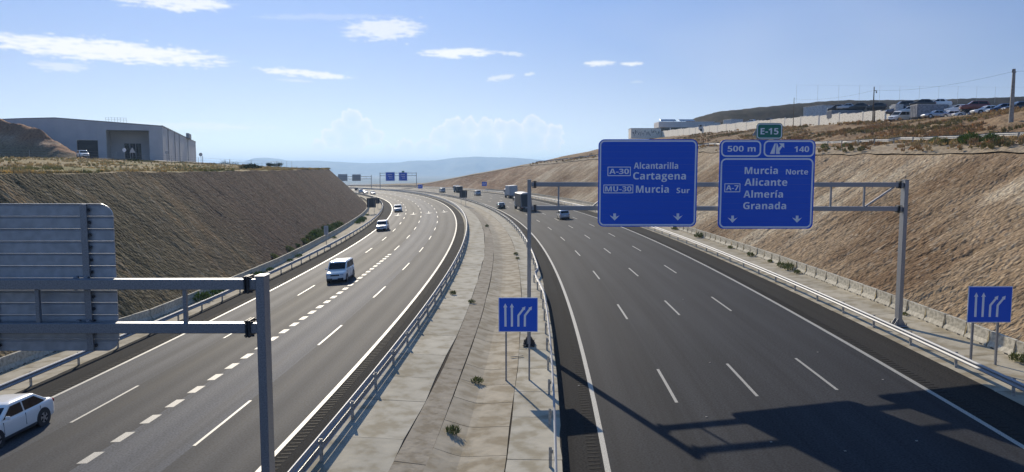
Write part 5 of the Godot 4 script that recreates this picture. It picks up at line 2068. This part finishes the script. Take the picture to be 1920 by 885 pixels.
# ---- buildings, walls, fences, poles ----
func build_hall() -> void:
	# corner nearest the road, walls away from it
	var c := Vector3(-93.8, 0, -200.0)
	var ang := deg_to_rad(19.5)
	var xa := Vector3(-cos(ang), 0, sin(ang))  # along the front, to the left
	var za := Vector3(-sin(ang), 0, -cos(ang))  # along the side, away
	var xf := Transform3D(Basis(-xa, Vector3.UP, -za), Vector3(c.x, 12.0, c.z))  # local: x to the right, z towards the bridge
	var t := thing("hall", "long pale grey industrial hall with a deep dark porch and a roller door", "building", xf)
	var L := 52.0
	var D := 132.0
	var H := 9.6
	var rise := 1.9
	var ytop := func(x: float) -> float: return H + rise * (1.0 - absf(x + L / 2) / (L / 2)) * 0.9
	# front wall from panels, with two openings: door x -15.4..-11.6, porch x -9.7..-2.6
	var dz0 := -20.3
	var dz1 := -15.5
	var p0 := -13.5
	var p1 := -3.3
	var ph := 8.3
	var dh := 5.6
	var segs := [[-L, -40.0, 0.0], [-40.0, -32.0, 0.0], [-32.0, -25.0, 0.0], [-25.0, dz0, 0.0], [dz0, dz1, dh], [dz1, p0, 0.0], [p0, p1, ph], [p1, 0.0, 0.0]]
	var kk := 0
	for s in segs:
		var m := MB.new()
		var g := 0.006
		m.plate(PackedVector2Array([Vector2(s[0] + g, s[2]), Vector2(s[1] - g, s[2]), Vector2(s[1] - g, ytop.call(s[1])), Vector2(s[0] + g, ytop.call(s[0]))]), Transform3D(Basis(), Vector3(0, 0, -0.25)), 0.25)
		part("wall_panel", m.mesh(), M.panelgrey if kk % 2 else M.panelgrey2, t)
		kk += 1
	var m := MB.new()
	for s in segs:
		m.quad(Vector3(s[0], ytop.call(s[0]) + 0.06, 0.08), Vector3(s[1], ytop.call(s[1]) + 0.06, 0.08), Vector3(s[1], ytop.call(s[1]) + 0.06, -0.4), Vector3(s[0], ytop.call(s[0]) + 0.06, -0.4))
		m.quad(Vector3(s[0], ytop.call(s[0]) - 0.12, 0.08), Vector3(s[1], ytop.call(s[1]) - 0.12, 0.08), Vector3(s[1], ytop.call(s[1]) + 0.06, 0.08), Vector3(s[0], ytop.call(s[0]) + 0.06, 0.08))
	part("roof_edge", m.mesh(), M.boxgrey, t)
	# right side wall in panels
	kk = 0
	var z := 0.0
	while z < D:
		var z1 := minf(z + 6.0, D)
		m = MB.new()
		m.bx(-0.125, H / 2, -(z + z1) / 2, 0.25, H, z1 - z - 0.014)
		part("wall_panel", m.mesh(), M.panelgrey if kk % 2 else M.panelgrey2, t)
		kk += 1
		z = z1
	m = MB.new()
	m.bx(-0.1, H + 0.06, -D / 2, 0.42, 0.12, D)
	m.bx(0.08, H - 0.1, -D / 2, 0.14, 0.2, D - 0.5)
	part("gutter", m.mesh(), M.boxgrey, t)
	for zz in [14.0, 34.0, 50.0]:
		m = MB.new()
		m.cyl(Vector3(0.1, 0, -zz), Vector3(0.1, H - 0.1, -zz), 0.09, 0.09, 8)
		part("downpipe", m.mesh(), M.boxgrey, t)
	# roof, back and left walls
	m = MB.new()
	m.quad(Vector3(-L / 2, H + rise * 0.9 - 0.1, -0.3), Vector3(-0.2, H - 0.1, -0.3), Vector3(-0.2, H - 0.1, -D), Vector3(-L / 2, H + rise * 0.9 - 0.1, -D))
	m.quad(Vector3(-L, H - 0.1, -0.3), Vector3(-L / 2, H + rise * 0.9 - 0.1, -0.3), Vector3(-L / 2, H + rise * 0.9 - 0.1, -D), Vector3(-L, H - 0.1, -D))
	part("roof", m.mesh(), M.boxgrey, t)
	m = MB.new()
	m.bx(-L + 0.1, H / 2, -D / 2, 0.2, H, D)
	m.bx(-L / 2, H / 2, -D + 0.1, L, H, 0.2)
	part("wall", m.mesh(), M.panelgrey, t)
	# inside of the porch
	m = MB.new()
	m.quad(Vector3(p0, 0, -7), Vector3(p1, 0, -7), Vector3(p1, ph, -7), Vector3(p0, ph, -7))
	m.quad(Vector3(p0, 0, -0.25), Vector3(p0, 0, -7), Vector3(p0, ph, -7), Vector3(p0, ph, -0.25))
	m.quad(Vector3(p1, 0, -7), Vector3(p1, 0, -0.25), Vector3(p1, ph, -0.25), Vector3(p1, ph, -7))
	m.quad(Vector3(p0, ph, -0.25), Vector3(p0, ph, -7), Vector3(p1, ph, -7), Vector3(p1, ph, -0.25))
	var porch := part("porch", m.mesh(), M.panelgrey, t)
	for x in [-9.6, -8.2, -6.8]:
		m = MB.new()
		m.bx(x, 2.5, -6.9, 1.22, 5.0, 0.12, 0.02)
		part("porch_door", m.mesh(), M.dark, porch)
	m = MB.new()
	m.bx(-7.6, 7.3, -6.85, 0.8, 0.12, 0.16)
	part("porch_light", m.mesh(), M.boxwhite, porch)
	m = MB.new()
	m.bx((dz0 + dz1) / 2, dh / 2, -0.5, dz1 - dz0, dh, 0.1)
	part("roller_door", m.mesh(), M.dark, t)
	# louvre box and ladder on the far side, roof fence
	m = MB.new()
	m.bx(0.5, H + 0.6, -86.0, 1.0, 1.9, 12.0, 0.04)
	var lb := part("roof_box", m.mesh(), M.boxgrey, t)
	for k in 5:
		parts_box("louvre", lb, M.panelgrey2, 1.03, H - 0.1 + 0.33 * k, -86.0, 0.05, 0.12, 11.6)
	var lad := MB.new()
	for zz in [-84.0, -85.2]:
		lad.bx(0.25, H / 2, zz, 0.08, H, 0.08)
	for k in 16:
		lad.bx(0.25, 0.5 + k * 0.56, -84.6, 0.05, 0.06, 1.2)
	part("ladder", lad.mesh(), M.boxgrey, t)
	m = MB.new()
	for k in 8:
		m.bx(-14.0 + k * 0.7, H + 1.5, -4.0, 0.05, 1.4, 0.05)
	for y in [H + 1.6, H + 2.1]:
		m.bx(-11.5, y, -4.0, 5.0, 0.04, 0.04)
	part("roof_railing", m.mesh(), M.boxgrey, t)

func pole(called: String, label: String, category: String, p: Vector3, h: float, r0: float, r1: float, m: Material, group := "") -> Node3D:
	var b := MB.new()
	b.cyl(Vector3(0, -0.5, 0), Vector3(0, h, 0), r0, r1, 10)
	var t := thing(called, label, category, Transform3D(Basis(), p), group)
	part("shaft", b.mesh(), m, t)
	return t

func wire(points: Array, sag: float, r: float) -> ArrayMesh:
	var b := MB.new()
	for i in points.size() - 1:
		var last: Vector3 = points[i]
		for k in range(1, 9):
			var u := k / 8.0
			var p: Vector3 = points[i].lerp(points[i + 1], u) - Vector3(0, sag * 4.0 * u * (1.0 - u), 0)
			b.cyl(last, p, r, r, 5, false)
			last = p
	return b.mesh()

func post_fence(called: String, label: String, pts: Array, h: float, w: float, wires: int, wr: float, mesh_from := -1.0) -> void:
	var t := thing(called, label, "fence")
	for p in pts:
		var b := MB.new()
		b.bx(0, h / 2 - 0.2, 0, w, h + 0.4, w)
		part("post", b.mesh(), M.steel, t, Transform3D(Basis(), p))
	for k in wires:
		var row := []
		for p in pts:
			row.append(p + Vector3(0, h * (0.97 - 0.3 * k), 0))
		part("wire", wire(row, 0.0, wr), M.steel, t)

func build_edges() -> void:
	# field: wire fence along the track, light poles behind the hall
	var pts := []
	for k in 20:
		var x := -150.0 + k * 5.2
		var z := -139.0 - k * 1.2
		pts.append(Vector3(x, ground(x, z), z))
	post_fence("wire_fence", "thin wire fence on posts along the field before the hall", pts, 1.7, 0.06, 3, 0.012)
	pts = []
	for k in 22:
		var x := -140.0 + k * 2.6
		var z := -330.0 + k * 2.0
		pts.append(Vector3(x, ground(x, z), z))
	post_fence("wire_fence", "far fence of thin posts on the skyline at the right end of the field", pts, 3.0, 0.08, 2, 0.015)
	var k := 0
	for q in [[383.0, -300.0, 6.6], [397.0, -330.0, 4.2], [421.5, -310.0, 5.5], [433.5, -300.0, 4.8], [436.5, -320.0, 5.0]]:
		var x: float = (q[0] - 960.0) / 1386.0 * -q[1]
		pole("light_pole", ["tallest thin light pole on the skyline right of the hall", "shortest thin pole on the skyline right of the hall", "thin light pole rising behind the wide low tree", "thin pole just right of the wide low tree", "rightmost thin pole near the wide low tree"][k], "pole", Vector3(x, ground(x, q[1]), q[1]), q[2], 0.17, 0.11, M.steel)
		k += 1
	var sg := [[-86.5, -166.0, "round pale sign on a post before the porch of the hall"], [-84.2, -165.0, "triangular sign back before the porch of the hall"], [-78.0, -168.0, "small round sign at the right of the porch"], [-72.0, -172.0, "small round sign right of the porch, farther right"]]
	k = 0
	for q in sg:
		var t := thing("track_sign", q[2], "road sign", Transform3D(Basis(), Vector3(q[0], ground(q[0], q[1]), q[1])))
		var b := MB.new()
		b.bx(0, 1.3, 0, 0.07, 2.8, 0.07)
		part("post", b.mesh(), M.steel, t)
		b = MB.new()
		if k == 1:
			b.plate(PackedVector2Array([Vector2(-0.65, 1.9), Vector2(0.65, 1.9), Vector2(0, 3.1)]), Transform3D(Basis(), Vector3(0, 0, 0.04)), 0.03)
		else:
			b.cyl(Vector3(0, 2.4, 0.04), Vector3(0, 2.4, 0.08), 0.42, 0.42, 16)
		part("disc", b.mesh(), M.letter if k == 0 else M.panelgrey, t)
		k += 1
	# small marker posts at the track
	for q in [[-112.5, -152.0, "white marker post beside the track at the left edge of the field"], [-118.8, -150.0, "white marker post farthest left beside the earth bank"]]:
		var b := MB.new()
		b.bx(0, 0.6, 0, 0.24, 1.3, 0.18, 0.03)
		solo("marker_post", b.mesh(), M.boxwhite, q[2], "post", Transform3D(Basis(), Vector3(q[0], ground(q[0], q[1]) + 0.2, q[1])))
	# right: poles and wires above the upper road
	var p := Vector3(63.5, 0, -95.0)
	p.y = ground(p.x, p.z)
	var cp := pole("concrete_pole", "pale tapered concrete pole at the right edge of the picture", "pole", p, 22.9 - p.y, 0.30, 0.17, M.polec)
	var b2 := MB.new()
	b2.bx(0, 22.5 - p.y, 0.0, 0.5, 0.12, 0.12)
	b2.cyl(Vector3(-0.2, 22.5 - p.y, 0), Vector3(-0.2, 22.85 - p.y, 0), 0.05, 0.05, 6)
	part("insulator", b2.mesh(), M.trim, cp)
	var w := Vector3(74.9, 0, -155)
	w.y = ground(w.x, w.z)
	var wp := pole("wooden_pole", "slender dark wooden pole before the end of the white wall", "pole", w, 27.1 - w.y, 0.14, 0.09, M.wood)
	b2 = MB.new()
	b2.bx(0.25, 26.3 - w.y, 0, 0.7, 0.1, 0.1)
	b2.bx(0.5, 26.0 - w.y, 0, 0.18, 0.35, 0.18)
	part("bracket", b2.mesh(), M.trim, wp)
	var w2 := Vector3(73.5, 0, -195)
	w2.y = ground(w2.x, w2.z)
	pole("wooden_pole", "slender pole before the white wall, above the green plate", "pole", w2, 28.6 - w2.y, 0.09, 0.06, M.wood)
	var w3 := Vector3(72.8, 0, -150)
	w3.y = ground(w3.x, w3.z)
	pole("wooden_pole", "short dark pole just right of the slender one at the wall's end", "pole", w3, 22.1 - w3.y, 0.15, 0.10, M.wood)
	var top := Vector3(p.x, 22.6, p.z)
	var wtop := Vector3(w.x, 26.4, w.z)
	solo("overhead_wire", wire([top, wtop, Vector3(w2.x, 28.3, w2.z)], 0.8, 0.012), M.wire, "thin overhead wire between the concrete pole and the wooden poles", "wire")
	solo("overhead_wire", wire([top, Vector3(140.0, 26.0, -95.0)], 0.6, 0.012), M.wire, "thin overhead wire running from the concrete pole out of the picture", "wire")
	# fence of tall thin posts along the hilltop
	var pts2 := []
	for i in 26:
		var x := 150.0 + i * 12.5
		pts2.append(Vector3(x, 45.0 + 0.018 * (x - 150.0), -395.0 - 0.25 * (x - 150.0)))
	post_fence("hilltop_fence", "row of tall thin fence posts with wires along the top of the dark hill", pts2, 9.0, 0.065, 1, 0.02)
	# warning sign on the upper road, seen from behind
	var sd := d_steep_end(150.0) + 4.6
	var t := thing("warning_sign", "grey back of a triangular warning sign beside the upper guardrail", "road sign", upright(150.0, sd + 8.0, crest_right(150.0)))
	var b := MB.new()
	b.plate(PackedVector2Array([Vector2(-0.95, 2.3), Vector2(0.95, 2.3), Vector2(0, 3.95)]), Transform3D(Basis(), Vector3(0, 0, 0.05)), 0.03)
	part("board", b.mesh(), M.boxgrey, t)
	b = MB.new()
	b.bx(0, 1.6, 0, 0.1, 3.4, 0.08)
	part("post", b.mesh(), M.steel, t)

func world_box(called: String, label: String, category: String, x: float, y: float, z: float, sx: float, sy: float, sz: float, m: Material, turn := 0.0) -> Node3D:
	# a container or box body, standing at (x, z); y is the height of its floor
	var t := thing(called, label, category, Transform3D(Basis(Vector3.UP, turn), Vector3(x, y, z)))
	var b := MB.new()
	b.bx(0, sy / 2, 0, sx, sy, sz, 0.05)
	part("shell", b.mesh(), m, t)
	b = MB.new()
	b.bx(0, sy + 0.03, 0, sx + 0.1, 0.08, sz + 0.1, 0.02)
	part("roof", b.mesh(), M.boxwhite, t)
	for k in 5:
		parts_box("rib", t, m, sx / 2 + 0.03, sy / 2, (k - 2) * sz / 5.0, 0.06, sy - 0.2, 0.12)
		parts_box("rib", t, m, -sx / 2 - 0.03, sy / 2, (k - 2) * sz / 5.0, 0.06, sy - 0.2, 0.12)
	for e in [-0.25, 0.25]:
		parts_box("door_leaf", t, m, e * sx, sy / 2, sz / 2 + 0.03, sx * 0.46, sy - 0.3, 0.06, 0.01)
	var g := ground(x, z)
	if y > g + 0.3:
		b = MB.new()
		b.bx(0, (g - y) / 2, 0, sx * 0.9, y - g + 0.2, sz * 0.9)
		part("base", b.mesh(), M.trim, t)
	return t

func build_yard() -> void:
	# white boundary wall, in panels between piers, running away along the yard
	var t := thing("boundary_wall", "long weathered white wall along the edge of the scrapyard", "wall")
	var n := 62
	for k in n:
		var z := 150.0 + 250.0 * k / n
		var z1 := 150.0 + 250.0 * (k + 1) / n
		var x := 76.0 + 4.0 * k / n
		var x1 := 76.0 + 4.0 * (k + 1) / n
		var y := ground(x, -(z + z1) / 2)
		var m := MB.new()
		var h := lerpf(2.25, 3.3, float(k) / n) + 0.10 * sin(k * 1.3)
		m.bar(Vector3(x, y + h / 2 - 0.5, -z), Vector3(x1, y + h / 2 - 0.5, -z1), 0.22, h + 1.0)
		part("wall_panel", m.mesh(), M.wall, t)
		if k % 3 == 0:
			m = MB.new()
			m.bx(x, y + h / 2 - 0.4, -z, 0.36, h + 1.05, 0.36, 0.02)
			part("pier", m.mesh(), M.wall, t)
	world_box("container", "blue-white container standing upright at the right end of the white wall", "container", 76.6, ground(76.6, -149.0), -148.6, 1.5, 3.2, 1.6, M.curtain)
	# graffiti block and shed with panels on its roof
	var g := thing("painted_block", "low block with painted graffiti at the left end of the white wall", "building", Transform3D(Basis(), Vector3(71.5, 26.2, -402.0)))
	var mb := MB.new()
	mb.bx(0, 2.4, 0, 16.0, 5.2, 9.0, 0.05)
	part("wall", mb.mesh(), M.wall, g)
	mb = MB.new()
	mb.bx(0, 5.08, 0, 16.3, 0.16, 9.3, 0.02)
	part("roof", mb.mesh(), M.boxgrey, g)
	var r := RandomNumberGenerator.new()
	r.seed = 9
	for i in 34:
		var q := MB.new()
		var x := -7.5 + i * 0.45
		q.bx(x, r.randf_range(1.4, 3.6), 4.52, r.randf_range(0.12, 0.4), r.randf_range(0.5, 2.0), 0.03)
		part("graffiti_stroke", q.mesh(), M.dark if i % 3 else M.boxgrey, g)
	var sh := thing("workshop", "grey workshop shed with open dark bays and solar panels on the roof", "building", Transform3D(Basis(), Vector3(104.0, 26.5, -424.0)))
	mb = MB.new()
	mb.bx(0, 7.9, 0, 44.0, 3.2, 14.0, 0.05)
	part("upper_wall", mb.mesh(), M.panelgrey, sh)
	mb = MB.new()
	mb.bx(0, 3.1, -2.0, 43.6, 6.4, 9.6)
	part("bay_back", mb.mesh(), M.dark, sh)
	for i in 8:
		parts_box("column", sh, M.panelgrey, -21.6 + i * 6.17, 3.1, 6.7, 0.6, 6.4, 0.5)
	for i in 2:
		var q := MB.new()
		q.box(Transform3D(Basis(Vector3.RIGHT, 0.28), Vector3(-16.0 + i * 10.5, 10.5, 3.0)), Vector3(8.6, 0.18, 4.5), 0.02)
		q.bx(-19.0 + i * 10.5, 9.9, 3.0, 0.2, 1.0, 0.2)
		q.bx(-13.0 + i * 10.5, 9.9, 3.0, 0.2, 1.0, 0.2)
		part("solar_panel", q.mesh(), M.solar, sh)
	# lorries and containers behind the wall
	var l := thing("parked_lorry", "white lorry parked behind the left part of the white wall", "lorry", Transform3D(Basis(Vector3.UP, 1.2), Vector3(81.5, 25.4, -308.0)))
	_lorry(l, 8.5, 2.4, 3.4, M.boxwhite, false)
	world_box("container", "white box body between the parked lorries behind the wall", "container", 83.5, 24.6, -282.0, 4.8, 3.8, 6.0, M.boxwhite, 0.25)
	l = thing("parked_lorry", "grey lorry parked beside the white box body behind the wall", "lorry", Transform3D(Basis(Vector3.UP, 1.2), Vector3(86.5, 24.6, -286.0)))
	_lorry(l, 7.5, 2.4, 3.2, M.boxgrey, false)
	world_box("container", "large white container with a grey side standing behind the middle of the wall", "container", 83.0, 23.9, -202.0, 4.2, 3.0, 7.5, M.boxwhite, 0.3)
	world_box("container", "long low grey container under the stacked cars behind the wall", "container", 82.5, 22.3, -180.0, 12.5, 1.7, 2.5, M.boxgrey, 0.05)
	world_box("container", "blue grey container with wrecks on top right of the wall's end", "container", 78.6, 19.9, -141.0, 5.6, 2.3, 2.6, M.boxgrey)
	world_box("container", "white low container at the right of the blue grey one", "container", 82.7, 20.1, -140.4, 2.5, 1.9, 2.6, M.curtain)
	# scrapped cars: place, kind, colour, turn
	var cars := [
		[80.1, 24.3, -184, HATCH, "black", 0.8, "dark scrapped car left of the slender wooden pole"],
		[81.5, 24.5, -182, SALOON, "silver", 1.2, "silver scrapped car on the long low container, leftmost"],
		[83.5, 24.4, -180, HATCH, "black", 1.0, "black scrapped car at the middle of the long low container"],
		[85.8, 24.1, -176, HATCH, "black", 1.1, "black scrapped car at the right end of the long low container"],
		[76.0, 19.4, -146, VAN, "white", 1.95, "white scrapped van just right of the wall's end"],
		[76.9, 21.2, -149, HATCH, "bluecar", 1.3, "dark blue scrapped car stacked behind the scrapped van"],
		[79.4, 22.2, -152, SUV, "black", 1.4, "black scrapped car topmost beside the blue grey container"],
		[78.4, 21.0, -148, HATCH, "white", 1.5, "white scrapped car stacked behind the scrapped van"],
		[81.4, 22.1, -143, SALOON, "white", 1.2, "white scrapped car with open bonnet lying on the blue grey container"],
		[78.5, 22.0, -143, HATCH, "black", 1.0, "black scrapped car on the left of the blue grey container"],
		[76.5, 19.4, -135, SALOON, "silver", 1.6, "pale car half hidden by the edge of the bank"],
		[79.7, 19.5, -136, HATCH, "white", 1.5, "white car half hidden by the bank, under the blue grey container"],
		[81.8, 20.5, -137, SALOON, "white", 1.1, "white scrapped car just left of the red one"],
		[81.0, 20.4, -131, SUV, "maroon", 1.25, "dull red scrapped off-road car on top of a stack"],
		[80.3, 20.0, -132, HATCH, "white", 1.4, "white scrapped car under the red one"],
		[81.5, 19.7, -130, HATCH, "bluecar", 1.4, "dark scrapped car under the right end of the red one"],
		[80.6, 19.9, -126, SALOON, "black", 1.3, "black scrapped car midway between red car and concrete pole"],
		[77.5, 19.0, -122, SALOON, "white", 1.5, "white scrapped car low at the edge of the bank"],
		[79.6, 19.8, -121, SUV, "black", 1.3, "black scrapped car just left of the concrete pole"],
		[77.5, 18.9, -118, HATCH, "bluecar", 1.4, "dull blue scrapped car low beside the concrete pole"],
		[80.2, 19.5, -118, MPV, "bluecar", 1.3, "dark scrapped car at the right edge of the picture"],
		[77.3, 18.7, -114, HATCH, "black", 1.4, "black scrapped car low at the right edge of the picture"],
		[81.8, 25.2, -255, HATCH, "white", 0.6, "small white wreck behind the wall left of the green plate"],
		[84.0, 25.0, -245, SALOON, "black", 0.8, "black wreck behind the wall above the green plate"]]
	for q in cars:
		var xf := Transform3D(Basis(Vector3.UP, q[5]), Vector3(q[0], q[1], q[2]))
		xf.basis = xf.basis * Basis(Vector3.RIGHT, rng.randf_range(-0.05, 0.05)) * Basis(Vector3.BACK, rng.randf_range(-0.06, 0.06))
		var g0 := ground(q[0], q[2])
		if q[1] < g0 + 1.0:
			xf.origin.y = g0 - 0.15
		car("scrapped_car", q[6], "car", xf, q[3], M[q[4]], "scrapped cars in the yard", 1, q[1] < g0 + 1.0)
		if q[1] >= g0 + 1.0:
			var bs := MB.new()
			var h: float = q[1] - g0
			bs.bx(0, -h / 2 + 0.1, 0, 1.4, h + 0.1, 2.6, 0.05)
			solo("scrap_heap", bs.mesh(), M.trim, "scrap under the " + str(q[6]), "scrap", Transform3D(Basis(Vector3.UP, q[5]), Vector3(q[0], q[1], q[2])), "scrap heaps in the yard")

func build_litter() -> void:
	var b := MB.new()
	b.bar(Vector3(-0.35, 0.03, 0.02), Vector3(0.35, 0.06, -0.06), 0.09, 0.035)
	solo("broken_rail_piece", b.mesh(), M.trim, "dark strip of debris lying in the median behind the lane sign", "debris", Transform3D(Basis(Vector3.UP, 0.1), at(39.9, -1.7, y_median(39.9, -1.7) + 0.02)))
	# reflectors on the lane lines and paint crumbs
	var k := 0
	for q in [[23.5, 9.2], [29.4, 6.3], [26.5, 8.0], [25.4, 10.2], [33.0, 14.9], [38.0, 13.9], [54.0, 10.3], [26.0, 12.9], [34.5, 1.4], [37.2, 8.2]]:
		b = MB.new()
		b.bx(0, 0.010, 0, 0.08, 0.02, 0.07, 0.006)
		solo("road_stud", b.mesh(), M.paint_dull, "small pale stud on the dark right carriageway", "road stud", frame(q[0], q[1], y_right(q[0], q[1]) + 0.004), "road studs on the right carriageway")
		k += 1

func _ready() -> void:
	rng.seed = 7
	build_alignment()
	build_environment()
	build_materials()
	build_terrain()
	build_slopes()
	build_roads()
	build_median()
	build_berms()
	build_hall()
	build_guardrails()
	build_barriers()
	build_signs()
	build_edges()
	build_yard()
	build_vehicles()
	build_plants()
	build_litter()
